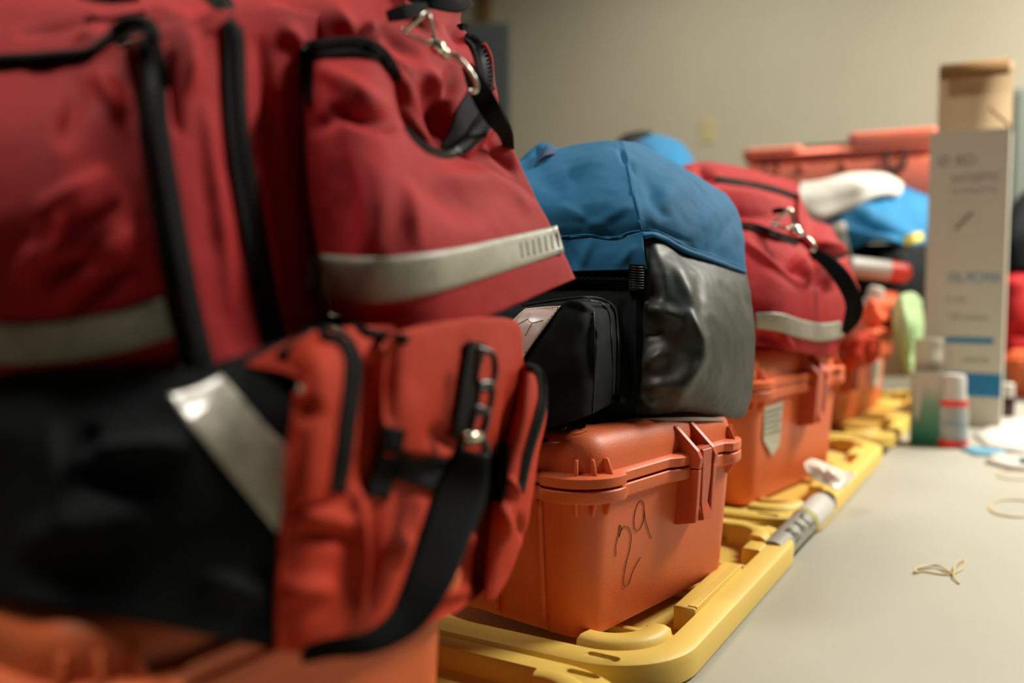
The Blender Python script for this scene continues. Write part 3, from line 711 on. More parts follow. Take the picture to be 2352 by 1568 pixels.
eR = patch('end_pocket', [
    [(1196, 838, .672), (1215, 834, .668), (1232, 842, .680), (1246, 862, .70)],
    [(1180, 950, .655), (1205, 945, .650), (1232, 940, .670), (1254, 930, .705)],
    [(1150, 1050, .648), (1180, 1050, .645), (1210, 1050, .668), (1238, 1040, .705)],
    [(1132, 1150, .635), (1165, 1150, .635), (1195, 1145, .66), (1222, 1135, .700)],
    [(1120, 1260, .630), (1150, 1260, .635), (1180, 1250, .655), (1205, 1225, .690)],
    [(1112, 1385, .625), (1128, 1380, .630), (1145, 1365, .640), (1158, 1345, .655)]], ORG, bb, thick=.03, puff=.003, N=60, M=40,
    folds=[(1150, 1150, 1160, 1230, 10, .005), (1150, 1020, 1190, 900, 8, -.004), (1185, 1180, 1200, 1240, 8, -.004), (1165, 1100, 1185, 1140, 8, .004)], edge=.2)
eL = patch('side_pocket', [
    [(640, 815, .470), (695, 775, .468), (760, 758, .478), (800, 775, .492)],
    [(700, 870, .452), (735, 860, .448), (775, 850, .465), (806, 850, .482)],
    [(672, 970, .446), (715, 970, .440), (760, 965, .455), (798, 960, .474)],
    [(655, 1070, .443), (700, 1070, .438), (745, 1065, .450), (782, 1060, .468)],
    [(648, 1160, .442), (690, 1160, .442), (735, 1155, .452), (775, 1145, .468)]], ORG, bb, thick=.03, puff=.002, N=50, M=40,
    folds=[(690, 960, 730, 930, 20, -.004), (690, 880, 660, 1000, 18, .004)], edge=.15)
TE = bvh(eO, eF, eR, eL); TK2 = bvh(bK)
drape_quad('reflective_strip', [[(386, 905), (440, 892), (508, 860)], [(440, 980), (500, 945), (565, 925)], [(505, 1060), (565, 1020), (615, 985)], [(575, 1145), (620, 1100), (660, 1035)], [(638, 1222), (648, 1170), (657, 1120)]], REFL2, bb, TK2, lift=.002, N=36, M=16)
seam('seam', [(640, 1494), (642, 1330), (660, 1100), (684, 900)], .0016, ORG, bb, bvh(bK, eO), 40)
zipper([(735, 762), (785, 772), (812, 820), (812, 880), (803, 960), (791, 1050), (778, 1132)], [30, 34, 38, 38, 36, 36, 34], bb, TE, step=.0026)
zipper([(1208, 838), (1238, 852), (1249, 900), (1242, 950), (1224, 1010), (1210, 1065), (1198, 1132)], [14, 18, 22, 22, 20, 18, 14], bb, TE, step=.0022)
tab1, *_ = ribbon('strap_tab', [(908, 982), (890, 1060), (868, 1142)], [56, 54, 52], WEB, bb, TE, lift=.003, thick=.003, n=20)
ribbon('cross_strap', [(895, 1062), (960, 1078), (1040, 1095), (1100, 1100), (1158, 1092)], [70, 74, 82, 90, 80], WEB, bb, TE, lift=.008, thick=.003, n=30, sm=3)
ribbon('strap_tab', [(1157, 1015), (1152, 1080), (1140, 1152)], [22, 30, 30], WEB, bb, TE, lift=.012, thick=.004, n=20, sm=3)
ribbon('upper_strap', [(1098, 786), (1082, 860), (1070, 940), (1064, 1010)], [44, 36, 38, 56], WEB, bb, TE, lift=.005, thick=.003, n=24, sm=2)
def loopbar(pts, rad, m, parent, name='loop', n=30, closed=False):
    Q = spline([P(*p) for p in pts], n); v, f = tubev(Q, rad, 8, closed); return mk(name, v, f, m, parent)
bk = bpy.data.objects.new('buckle', None); C.objects.link(bk); bk.parent = bb
def frame(pts, rad, m, parent, name='frame'):
    Q = spline([P(*p) for p in pts+[pts[0]]], 40)[:-1]; v, f = tubev(Q, rad, 8, True); return mk(name, v, f, m, parent)
BKD = mat('black_buckle_plastic', (.006, .008, .008), .3, spec=.5)
frame([(1098, 800, .568), (1132, 815, .578), (1136, 860, .578), (1122, 890, .572), (1095, 885, .566)], .0022, BKD, bk)
frame([(1100, 880, .566), (1128, 885, .574), (1124, 935, .572), (1096, 945, .564)], .0022, BKD, bk)
frame([(1092, 935, .562), (1118, 950, .57), (1104, 1000, .568), (1078, 1010, .56)], .0026, BKD, bk)
frame([(1060, 998, .555), (1108, 1012, .57), (1112, 1046, .572), (1060, 1050, .556)], .0030, BKD, bk)
v, f = tubev([P(1066, 1004, .552), P(1100, 1002, .560)], .0034, 10); mk('swivel_barrel', v, f, STEEL, bk)
ribbon('hanging_strap', [(1085, 1035, .555), (1062, 1120, .545), (1022, 1230, .52), (985, 1330, .50), (930, 1425, .485), (850, 1475, .47), (760, 1488, .462), (690, 1505, .46)], [80, 120, 118, 112, 92, 62, 50, 40], WEB, bb, None, thick=.004, n=50)
core(bb, tuple(P(470, 1080, .64)), (.10, .10, .045), math.radians(-6), BLK, .035)

# ================================================================== large red bag, upper foreground
ba = thing('trauma_bag', tuple(P(600, 840, .56)), 0, 'large red bag with black zippers and reflective stripes, filling the left foreground', 'bag')
aF = patch('front_panel', [
    [(-260, 165, .57), (-60, 150, .535), (100, 140, .515), (200, 128, .497), (285, 108, .487)],
    [(-260, 300, .50), (-60, 290, .470), (100, 285, .458), (210, 280, .461), (318, 270, .472)],
    [(-260, 480, .480), (-60, 480, .448), (100, 480, .438), (230, 475, .446), (348, 460, .462)],
    [(-260, 660, .485), (-60, 670, .456), (100, 670, .446), (250, 665, .450), (378, 650, .462)],
    [(-260, 780, .495), (-60, 790, .465), (110, 790, .457), (270, 785, .459), (402, 770, .466)],
    [(-260, 855, .51), (-60, 868, .48), (110, 882, .472), (290, 896, .472), (422, 880, .474)]], RED, ba, thick=.05, N=80, M=90,
    folds=[(80, 560, 260, 470, 20, -.006), (90, 480, 240, 400, 18, .004), (120, 680, 290, 530, 14, .005), (40, 640, 130, 500, 20, .005), (180, 740, 320, 630, 10, .004), (90, 630, 260, 590, 14, -.005), (150, 720, 300, 600, 9, -.004), (230, 170, 270, 260, 22, .006), (180, 190, 150, 330, 25, -.004)])
aT = patch('top_panel', [
    [(-260, -120, .78), (0, -90, .74), (250, -110, .74), (520, -130, .76), (760, -120, .80)],
    [(-260, 20, .66), (0, -10, .62), (250, -20, .60), (500, -30, .62), (740, -20, .68)],
    [(-260, 110, .60), (0, 70, .565), (230, 50, .535), (450, 30, .54), (720, 30, .62)],
    [(-260, 168, .568), (0, 142, .522), (200, 126, .496), (330, 90, .489), (500, 70, .515)]], RED, ba, thick=.04, N=50, M=70,
    folds=[(50, 80, 200, 45, 10, -.004), (170, 95, 230, 70, 8, .004), (360, 30, 450, 60, 20, .005), (560, 10, 660, 40, 20, .005)])
aG = patch('gusset', [
    [(300, 85, .486), (400, 55, .50), (500, 25, .52), (620, 15, .565), (730, 30, .610)],
    [(335, 230, .472), (430, 210, .492), (520, 200, .525), (620, 190, .570), (715, 190, .605)],
    [(360, 420, .466), (455, 410, .488), (560, 400, .522), (640, 395, .565), (718, 395, .598)],
    [(395, 620, .462), (490, 610, .484), (590, 605, .518), (670, 600, .560), (735, 600, .593)],
    [(440, 800, .462), (530, 790, .482), (620, 785, .515), (700, 770, .555), (765, 755, .590)],
    [(480, 890, .468), (570, 850, .485), (660, 810, .510), (730, 780, .54), (790, 770, .578)]], RED, ba, thick=.04, N=70, M=60,
    folds=[(430, 60, 440, 200, 22, .005), (470, 250, 530, 700, 16, .004), (600, 100, 680, 700, 16, -.007), (640, 200, 640, 500, 12, .003), (400, 130, 410, 300, 12, -.005), (650, 60, 690, 110, 18, .006)])
aW = patch('end_wall', [
    [(640, -60, .66), (760, -70, .68), (880, -70, .71), (990, -60, .75), (1085, -50, .80)],
    [(640, 20, .61), (760, 10, .63), (860, 15, .66), (960, 20, .71), (1058, 50, .78)],
    [(690, 110, .61), (780, 110, .62), (880, 110, .64), (990, 110, .69), (1100, 105, .775)],
    [(700, 220, .60), (790, 220, .61), (900, 230, .63), (1020, 220, .68), (1136, 190, .765)],
    [(700, 330, .60), (800, 330, .61), (920, 330, .64), (1050, 320, .69), (1158, 290, .765)],
    [(700, 430, .60), (820, 430, .61), (960, 430, .65), (1100, 410, .71), (1195, 380, .775)],
    [(700, 540, .61), (840, 540, .62), (1000, 540, .67), (1150, 530, .73), (1248, 490, .79)]], RED, ba, thick=.05, N=80, M=90,
    folds=[(760, 20, 820, 90, 20, .006), (900, 150, 960, 260, 20, .007), (870, 70, 960, 130, 18, -.006), (970, 200, 1040, 330, 30, -.009), (1040, 160, 1010, 320, 18, -.010), (980, 160, 1040, 230, 14, .006), (1060, 360, 1130, 280, 12, .008), (1150, 300, 1190, 380, 8, .006), (1120, 330, 1180, 400, 10, -.005), (920, 250, 1000, 340, 14, .004), (1030, 60, 1060, 100, 10, -.005)])
aP = patch('side_pocket', [
    [(700, 112, .605), (780, 100, .600), (860, 118, .605), (912, 190, .640)],
    [(698, 220, .585), (790, 215, .560), (880, 240, .580), (948, 310, .650)],
    [(704, 345, .570), (810, 345, .540), (950, 372, .580), (1110, 385, .700)],
    [(714, 480, .562), (850, 480, .530), (1020, 470, .580), (1222, 452, .735)],
    [(735, 610, .558), (880, 620, .530), (1070, 600, .590), (1290, 572, .750)],
    [(755, 718, .565), (840, 750, .548), (935, 775, .560), (1110, 722, .625), (1322, 640, .755)][0:1]+[(860, 755, .550), (1060, 745, .600), (1322, 640, .755)]], RED, ba, thick=.06, puff=.0, N=80, M=90,
    folds=[(740, 160, 880, 250, 20, .006), (760, 250, 900, 290, 16, -.007), (720, 300, 800, 240, 18, -.004), (780, 300, 800, 560, 30, -.005), (880, 330, 860, 560, 40, .004), (960, 400, 1100, 500, 35, -.006), (1000, 400, 1200, 420, 25, .005), (960, 560, 940, 420, 20, .004), (1180, 430, 1215, 480, 14, .003)])
TA1 = bvh(aF, aT); TA2 = bvh(aG); TA3 = bvh(aP); TA4 = bvh(aW, aP); TA5 = bvh(aF, aT, aG)
zipper([(262, 95), (300, 72), (338, 90), (350, 170), (352, 280), (372, 420), (398, 560), (424, 700), (462, 872)], [44, 56, 70, 74, 76, 74, 74, 76, 78], ba, TA5, step=.0028, lift=.003)
zipper([(478, -25), (515, 10), (537, 70), (540, 170), (546, 290), (566, 420), (590, 560), (612, 680), (635, 790)], [40, 44, 50, 50, 52, 54, 54, 52, 50], ba, bvh(aG, aT), step=.0024, lift=.003)
zipper([(696, 112), (750, 108), (820, 104), (870, 120), (905, 160), (916, 185)], [34, 40, 42, 40, 30, 16], ba, bvh(aP, aG), step=.0024, lift=.003)
ribbon('zipper_shade_flap', [(705, 110), (704, 180), (708, 240)], [30, 26, 12], WEB, ba, bvh(aP, aG), lift=.002, n=16)
zipper([(932, 288), (960, 322), (1000, 348), (1040, 350), (1080, 322), (1110, 285), (1132, 250)], [10, 14, 16, 24, 36, 42, 34], ba, TA4, step=.0024, lift=.003, coilw=.5)
zipper([(1070, 82), (1092, 98), (1108, 130), (1116, 170), (1120, 212)], [18, 30, 34, 34, 26], ba, TA4, step=.0024, lift=.003, coilw=.5)
drape_quad('pocket_opening_shade', [[(1078, 205), (1100, 208), (1122, 216)], [(1050, 255), (1080, 262), (1112, 270)], [(1030, 305), (1058, 312), (1085, 310)], [(1012, 338), (1030, 342), (1050, 338)]], BLK, ba, TA4, lift=.001)  # black sheet on the wall paints the shade inside the open pocket
seam('frayed_red_edge', [(1112, 100), (1126, 130), (1130, 165), (1133, 205)], .0018, RED, ba, TA4, 24)
seam('piping', [(-120, 158), (0, 142), (80, 138), (150, 132), (205, 126), (240, 105), (262, 86)], .0045, WEB, ba, TA1, 40, lift=.001)
seam('piping', [(640, 820), (700, 778), (755, 735), (850, 765), (935, 780)], .003, WEB, ba, bvh(aG, aP, eO, eF), 30, lift=.002)
st1, *_ = ribbon('reflective_stripe', [(-250, 775), (-60, 790), (60, 790), (180, 780), (300, 755), (388, 728)], [80, 92, 92, 92, 92, 90], REFL, ba, TA1, lift=.0015, n=50)
st2, *_ = ribbon('reflective_stripe', [(742, 636), (860, 644), (980, 628), (1080, 605), (1180, 578), (1288, 548)], [104, 106, 98, 84, 74, 64], REFL, ba, TA3, lift=.0015, n=60)
ribbon('reflective_stripe_end', [(706, 622), (728, 624), (748, 626)], [80, 82, 84], REFL, ba, bvh(aG, aP), lift=.002, n=12)
T2 = bvh(st2)
for x in range(1195, 1285, 14):
    yc = 574-(x-1195)*.28; seam('printed_bar', [(x, yc-16), (x+4, yc+18)], .0012, mat('faded_print', (.25, .25, .22), .7) if 'faded_print' not in bpy.data.materials else bpy.data.materials['faded_print'], st2, T2, 6, lift=-.0008)
# pullers, handles, clip and straps
loopbar([(262, 75, .482), (300, 50, .480), (345, 60, .478), (352, 95, .474)], .004, WEB, ba, 'zipper_pull_cord')
ribbon('zipper_pull', [(355, 100, .462), (372, 150, .458), (384, 205, .458)], [26, 30, 22], WEB, ba, None, thick=.004, n=16)
ribbon('top_handle', [(180, -14, .55), (240, -6, .54), (320, -8, .545)], [22, 30, 26], WEB, ba, None, thick=.008, n=20)
ribbon('top_handle', [(930, -22, .70), (990, -2, .70), (1050, 10, .72), (1076, -6, .74)], [40, 44, 40, 40], WEB, ba, None, thick=.012, n=20)
ribbon('webbing_loop', [(888, 38, .650), (920, 30, .640), (955, 22, .650), (982, 18, .665)], [26, 36, 34, 22], WEB, ba, None, thick=.006, n=16)
ribbon('webbing_strap', [(1072, 150, .70), (1100, 205, .695), (1132, 262, .70), (1160, 305, .73), (1170, 345, .77)], [26, 46, 50, 38, 22], WEB, ba, None, thick=.005, n=30)
ribbon('webbing_loop_back', [(1048, 66, .775), (1062, 60, .775), (1076, 62, .78)], [16, 14, 10], WEB, ba, None, thick=.004, n=10)
def clip(parent, pts, s):
    """swivel snap hook along three stations: ring, body, hook (x, y, distance)"""
    c = bpy.data.objects.new('snap_hook', None); C.objects.link(c); c.parent = parent
    (rx, ry, rd), (bx, by, bd), (hx, hy, hd) = pts
    A = P(rx, ry, rd); B = P(bx, by, bd); Hh = P(hx, hy, hd); ax = (Hh-A).normalized(); vw = ray(bx, by).normalized(); sd = ax.cross(vw).normalized()
    l = (B-A).length
    tri = [A-sd*s*1.5, A+sd*s*1.5, A+ax*l*.72+sd*s*.35, A+ax*l*.72-sd*s*.35]
    v, f = tubev(sum([[tri[k].lerp(tri[(k+1) % 4], t/4) for t in range(4)] for k in range(4)], []), s*.23, 8, True); mk('triangle_ring', v, f, STEEL, c)
    v, f = tubev([A-sd*s*1.6-ax*s*.1, A-sd*s*1.45], s*.42, 10); mk('ring_bead', v, f, STEEL, c)
    pf = [(0, .4), (.12, .75), (.22, .62), (.34, .8), (.5, .62), (.62, .42), (.74, .6), (.86, .45), (1, .3)]
    b0 = A+ax*l*.75; b1 = B+ax*l*.35
    v, f = tubev([b0.lerp(b1, t) for t, r in pf], [r*s for t, r in pf], 14); mk('swivel_body', v, f, STEEL, c)
    hk = []
    R = (Hh-b1).length*.5; cc = b1+ax*R
    for i in range(22):
        a = math.radians(180-225*i/21+10); hk.append(cc+ax*R*math.cos(a)+sd*R*.38*math.sin(a))
    v, f = tubev(hk, s*.26, 8); mk('hook', v, f, STEEL, c)
    v, f = tubev([b1+sd*R*.30, cc+sd*R*.42+ax*R*.3], s*.22, 8); mk('gate', v, f, STEEL, c)
    return c
clip(ba, [(955, 50, .645), (1012, 108, .655), (1085, 215, .668)], .0075)
core(ba, tuple(P(420, 420, .74)), (.16, .12, .085), math.radians(-6), RED, .05)

# ================================================================== small red bag on the third case
bd = thing('small_trauma_bag', tuple(P(1800, 810, 1.6)), 0, 'red bag with black strap and metal clip, behind the blue duffel', 'bag')
dU = patch('upper_panel', [
    [(1520, 405, 1.80), (1600, 372, 1.82), (1700, 384, 1.86), (1830, 418, 1.92)],
    [(1520, 430, 1.68), (1620, 400, 1.70), (1720, 412, 1.72), (1836, 440, 1.78)],
    [(1530, 470, 1.58), (1640, 455, 1.56), (1750, 470, 1.58), (1850, 500, 1.68)],
    [(1540, 510, 1.52), (1680, 505, 1.50), (1780, 530, 1.53), (1870, 560, 1.66)]], RED, bd, thick=.1, N=60, M=70,
    folds=[(1600, 385, 1640, 420, 12, -.015), (1660, 400, 1820, 430, 9, -.008), (1640, 440, 1800, 470, 14, .012), (1640, 480, 1780, 500, 12, -.012), (1620, 410, 1640, 460, 10, .01)])
dM = patch('main_pocket', [
    [(1580, 530, 1.50), (1700, 512, 1.47), (1790, 540, 1.50), (1860, 570, 1.62)],
    [(1590, 570, 1.44), (1720, 560, 1.42), (1810, 590, 1.45), (1915, 610, 1.60)],
    [(1600, 640, 1.41), (1730, 640, 1.38), (1830, 640, 1.42), (1945, 660, 1.60)],
    [(1610, 720, 1.41), (1735, 715, 1.375), (1835, 725, 1.42), (1943, 720, 1.58)],
    [(1640, 815, 1.45), (1740, 795, 1.41), (1835, 810, 1.46), (1918, 822, 1.58)]], RED, bd, thick=.12, N=60, M=70,
    folds=[(1720, 560, 1840, 650, 10, .012), (1740, 540, 1840, 640, 22, -.016), (1830, 590, 1860, 650, 12, .018), (1880, 600, 1900, 660, 12, .016), (1860, 590, 1870, 660, 8, -.014), (1740, 770, 1800, 800, 12, -.012), (1800, 770, 1820, 800, 8, .008)])
dR = patch('rolled_end', [
    [(1835, 440, 1.74), (1862, 500, 1.72), (1905, 518, 1.74), (1925, 550, 1.78)],
    [(1835, 500, 1.62), (1860, 545, 1.60), (1905, 555, 1.62), (1948, 585, 1.72)],
    [(1850, 560, 1.60), (1880, 590, 1.58), (1920, 600, 1.60), (1952, 605, 1.70)],
    [(1880, 600, 1.62), (1920, 640, 1.60), (1950, 650, 1.64), (1975, 670, 1.72)]], RED, bd, thick=.08, N=40, M=40, folds=[(1860, 580, 1945, 590, 8, -.012), (1870, 560, 1940, 572, 10, .012)])
TD = bvh(dU, dM, dR)
zipper([(1643, 410), (1700, 418), (1770, 432), (1834, 452)], [14, 14, 14, 12], bd, TD, step=.006, lift=.006)
zipper([(1700, 513), (1750, 525), (1800, 545), (1832, 560)], [16, 16, 14, 10], bd, TD, step=.006, lift=.006)
ribbon('reflective_stripe', [(1736, 736), (1790, 740), (1840, 755), (1890, 763), (1934, 756)], [36, 42, 42, 42, 38], REFL, bd, TD, lift=.004, n=30)
ribbon('webbing_strap', [(1862, 575, 1.50), (1905, 605, 1.48), (1942, 650, 1.48), (1962, 700, 1.50), (1955, 735, 1.52), (1938, 765, 1.55)], [22, 34, 40, 40, 40, 18], WEB, bd, None, thick=.008, n=40)
ribbon('webbing_loop', [(1774, 486, 1.50), (1795, 483, 1.48), (1812, 488, 1.50)], [12, 14, 12], WEB, bd, None, thick=.006, n=10)
clip(bd, [(1795, 497, 1.47), (1828, 530, 1.46), (1868, 575, 1.45)], .013)
ribbon('dark_seam', [(1866, 590), (1910, 596), (1950, 578)], [8, 8, 6], WEB, bd, TD, lift=.006, n=16)
core(bd, (-.62, 1.74, .36), (.21, .20, .13), math.radians(-10), RED, .08)

# ================================================================== things farther along the row
e1 = patch('blue_bag', [
    [(1820, 470, 2.75), (1900, 440, 2.75), (2020, 420, 2.78), (2150, 440, 2.85)],
    [(1850, 500, 2.55), (1930, 480, 2.52), (2040, 460, 2.55), (2150, 480, 2.68)],
    [(1880, 530, 2.45), (1960, 520, 2.42), (2060, 520, 2.45), (2150, 530, 2.60)],
    [(1920, 590, 2.45), (1990, 560, 2.42), (2060, 560, 2.45), (2150, 570, 2.62)]], BLU2, None, thick=.15, N=50, M=50,
    folds=[(1950, 500, 2060, 540, 14, -.02), (1900, 500, 2000, 480, 16, .02), (2060, 450, 2120, 540, 16, -.015), (1980, 540, 2060, 555, 10, .02)])
tag(e1, 'crumpled blue bag under the white towel, left of the tall white box', 'bag')
e2 = thing('black_bag', tuple(P(2030, 700, 2.6)), 0, 'black bag under the crumpled blue bag, with a small yellow tag', 'bag')
p_ = patch('bag_body', [
    [(1930, 555, 2.55), (2000, 560, 2.48), (2070, 558, 2.50), (2150, 560, 2.60)],
    [(1940, 640, 2.50), (2000, 640, 2.44), (2070, 640, 2.46), (2150, 640, 2.58)],
    [(1950, 740, 2.52), (2010, 745, 2.46), (2070, 745, 2.48), (2150, 740, 2.60)]], BLK, e2, thick=.2, puff=.01, N=30, M=40)
yt = patch('tag', [[(2074, 545, 2.44), (2095, 535, 2.43), (2120, 532, 2.44)], [(2076, 565, 2.43), (2098, 560, 2.42), (2122, 552, 2.43)]], YELP, e2, thick=.01, N=10, M=14)
yt['label'] = 'small yellow tag'
tw = patch('towel', [
    [(1838, 418, 2.50), (1890, 412, 2.50), (1960, 396, 2.55), (2030, 398, 2.60), (2075, 420, 2.66)],
    [(1832, 450, 2.44), (1890, 450, 2.43), (1960, 430, 2.46), (2030, 420, 2.54), (2074, 430, 2.60)],
    [(1842, 480, 2.42), (1890, 490, 2.40), (1960, 462, 2.44), (2030, 442, 2.52), (2070, 446, 2.58)],
    [(1866, 500, 2.43), (1890, 506, 2.42), (1950, 482, 2.44), (2020, 452, 2.52), (2066, 452, 2.58)]], WHT, None, thick=.03, N=40, M=50, folds=[(1860, 460, 2000, 420, 14, .01)])
tag(tw, 'folded white towel lying on the crumpled blue bag', 'towel')
# long orange case behind
lc = thing('long_case', tuple(P(1920, 430, 3.05)), 0, 'long bright orange case with dark markings, behind the white towel', 'hard case')
ORB = mat('bright_orange_shell', (.90, .20, .115), .5, spec=.4)
a0, a1 = P(1702, 372, 3.05), P(2160, 350, 2.75); dx = (a1-a0); ln = dx.length; rz = math.atan2(dx.y, dx.x)
a0.z -= .045; lc.location = a0; lc.rotation_euler = (0, 0, rz)
def lp(x0, x1, z0, z1, d, nm, m, r=.02):
    v, f = loft(rring((x1-x0)/2, d/2, .03, 6, 3), [(-r, z0), (-r*.3, z0+r*.3), (0, z0+r), (0, z1-r), (-r*.3, z1-r*.3), (-r, z1)], cx=(x0+x1)/2, cy=d/2); return mk(nm, v, f, m, lc, world=False)
lp(0, ln, -.12, .035, .22, 'body', ORB); lp(.0, ln, .040, .078, .22, 'lid', ORB)
lp(.0, .20, .06, .088, .2, 'end_cap', ORB, .01); lp(ln-.27, ln, .06, .115, .2, 'end_cap', ORB, .01)
box('top_strap', (.18, ln-.26, .02, .2, .078, .088), LOCK, lc, bevel=.003)
for x in (.195, .325):
    v, f = tubev([(x, -.004, .012), (x, .01, .012)], .014, 12); mk('knob', v, f, CASE2, lc, world=False)
text('23', .075, INK, lc, (.055, -.003, -.004), (PI/2, 0, 0)); 
v, f = tubev(spline([(.455, -.004, .05), (.457, -.006, .0), (.48, -.006, -.012), (.503, -.006, .0), (.505, -.004, .05)], 20), .006, 8); mk('handle', v, f, INK, lc, world=False)
# far blue bag with black top
fb = thing('far_blue_bag', tuple(P(1500, 470, 2.5)), 0, 'blurred blue bag with black top, seen over the blue duffel', 'bag')
patch('bag_body', [
    [(1395, 345, 2.75), (1440, 315, 2.75), (1500, 308, 2.72), (1560, 325, 2.72), (1592, 362, 2.75)],
    [(1390, 400, 2.6), (1440, 385, 2.55), (1500, 380, 2.5), (1560, 385, 2.52), (1605, 420, 2.62)],
    [(1390, 520, 2.6), (1440, 520, 2.5), (1500, 520, 2.48), (1570, 520, 2.5), (1620, 530, 2.62)],
    [(1390, 915, 2.6), (1440, 915, 2.55), (1500, 915, 2.55), (1570, 915, 2.58), (1620, 910, 2.65)]], BLU2, fb, thick=.3, N=40, M=40)
patch('black_top', [[(1405, 330, 2.60), (1440, 306, 2.58), (1480, 300, 2.58), (1498, 302, 2.60)], [(1410, 345, 2.52), (1440, 335, 2.50), (1470, 322, 2.52), (1497, 310, 2.56)]], BLK, fb, thick=.06, N=16, M=20)
# orange case pieces, cloths and pouch on the fourth case
oc = patch('orange_vest', [
    [(1985, 690, 2.30), (2010, 672, 2.28), (2050, 668, 2.30), (2085, 676, 2.36)],
    [(1975, 725, 2.18), (2010, 715, 2.14), (2045, 710, 2.16), (2075, 715, 2.22)],
    [(1968, 765, 2.12), (2005, 765, 2.08), (2040, 770, 2.10), (2068, 768, 2.16)]], ORC, None, thick=.05, N=36, M=36, folds=[(1985, 720, 2060, 700, 8, .02), (1985, 745, 2060, 745, 7, -.02), (2000, 700, 2030, 760, 7, .015)])
tag(oc, 'crumpled bright orange cloth on top of the farthest case', 'cloth')
pc = patch('orange_pouch', [
    [(1948, 790, 2.12), (1970, 762, 2.10), (2000, 765, 2.10), (2022, 778, 2.14)],
    [(1932, 820, 2.06), (1965, 810, 2.02), (1995, 805, 2.04), (2020, 810, 2.10)],
    [(1926, 850, 2.08), (1955, 850, 2.05), (1985, 840, 2.08), (2008, 835, 2.12)]], ORG, None, thick=.04, N=30, M=30, puff=.004, folds=[(1940, 800, 2010, 780, 8, .015), (1985, 790, 2000, 840, 7, -.015)])
tag(pc, 'folded orange pouch hanging over the front of the farthest case', 'pouch')
gc = patch('green_cloth', [
    [(2052, 690, 2.16), (2075, 674, 2.15), (2100, 672, 2.18), (2118, 690, 2.24)],
    [(2050, 740, 2.10), (2078, 735, 2.07), (2103, 735, 2.10), (2122, 745, 2.18)],
    [(2058, 790, 2.10), (2080, 795, 2.07), (2102, 795, 2.10), (2118, 800, 2.18)],
    [(2085, 868, 2.12), (2092, 860, 2.10), (2104, 845, 2.12), (2112, 835, 2.18)]], GRN, None, thick=.02, N=36, M=30, folds=[(2075, 690, 2085, 820, 7, .015), (2095, 700, 2095, 820, 6, -.012)])
tag(gc, 'pale green cloth draped beside the bright orange cloth', 'cloth')
def cyl(name, a, b, prof, m, parent=None, seg=20):
    a, b = Vector(a), Vector(b); v, f = tubev([a.lerp(b, t) for t, r in prof], [r for t, r in prof], seg); return sharp(mk(name, v, f, m, parent), 40)
tu = thing('marker_tube', tuple(P(1955, 610, 2.30)), 0, 'white tube with a bright red cap, lying against the black bag', 'tube')
cyl('tube_body', P(1950, 612, 2.30), P(2040, 622, 2.30), [(0, .022), (.02, .026), (1, .026)], PLW, tu); cyl('cap', P(2040, 622, 2.30), P(2090, 628, 2.30), [(0, .026), (.7, .026), (.9, .022), (1, .013)], REDP, tu)
cb = thing('clear_bottle', tuple(P(1935, 590, 2.4)), 0, 'small translucent bottle behind the red bag clip', 'bottle')
cyl('bottle_body', P(1940, 600, 2.4), P(1926, 535, 2.4), [(0, .018), (.05, .02), (.8, .02), (1, .014)], BTL, cb); cyl('cap', P(1926, 535, 2.4), P(1922, 512, 2.4), [(0, .022), (.8, .022), (1, .018)], PLW, cb)
wb = thing('white_bottle', tuple(P(1995, 720, 2.25)), 0, 'small white capped bottle beside the bright orange cloth', 'bottle')
cyl('bottle_body', P(1985, 730, 2.22), P(2008, 685, 2.22), [(0, .018), (.05, .022), (.85, .022), (1, .014)], PLW, wb); cyl('cap', P(2008, 685, 2.22), P(2016, 660, 2.22), [(0, .020), (.8, .020), (1, .015)], PLW, wb)

A = PZ(1990, 866, 0); B = PZ(2090, 866, 0); kb = thing('cardboard_box', (A.x, A.y, .0), math.atan2(B.y-A.y, B.x-A.x), 'brown cardboard box behind the pale green cloth, on the farthest yellow lid', 'box')
KB = mat('brown_cardboard', (.16, .08, .025), .85); Lk = (B-A).length
box('carton_body', (0, Lk, 0, .12, .0005, .15), KB, kb, bevel=.002); box('top_flap', (.003, Lk-.003, .002, .059, .15, .153), KB, kb); box('top_flap', (.003, Lk-.003, .061, .118, .15, .153), KB, kb)
# ================================================================== between lid and table
tr = thing('taped_tube', tuple(P(1860, 1190, 1.28)), 0, 'grey tape-wrapped tube with black lettering and yellow ring, along the table edge', 'tube')
a, b = P(1800, 1236, 1.215), P(1905, 1140, 1.40); b.z = a.z+.004
a = Vector((-.283, 1.150, -.014)); b = Vector((-.277, 1.455, -.008))
tb1 = cyl('tube_body', a, b, [(0, .012), (.01, .0185), (.99, .0185), (1, .012)], GREY, tr, 24)
ax = (b-a).normalized(); cyl('yellow_ring', a+ax*.165, a+ax*.172, [(0, .0195), (1, .0195)], YELP, tr, 24)
cyl('white_wrap', a+ax*.176, a+ax*.29, [(0, .0195), (.9, .020), (1, .016)], PLW, tr, 24)
rotz = math.atan2(ax.y, ax.x)
n_ = Vector((.55, -.1, .83)).normalized()
for k, ch in enumerate('BAC'):
    o = text(ch, .032, INK, tr, (0, 0, 0), (0, 0, 0))
    # glyph upright across the tube, reading along it, wrapped on its upper right side
    bx_ = ax; nn = (n_-ax*n_.dot(ax)).normalized(); by_ = nn.cross(bx_)
    org = a+ax*(.055+.036*k)+nn*.0190-by_*.013
    o.matrix_local = Matrix(((bx_.x, by_.x, nn.x, org.x-tr.location.x), (bx_.y, by_.y, nn.y, org.y-tr.location.y), (bx_.z, by_.z, nn.z, org.z-tr.location.z), (0, 0, 0, 1)))
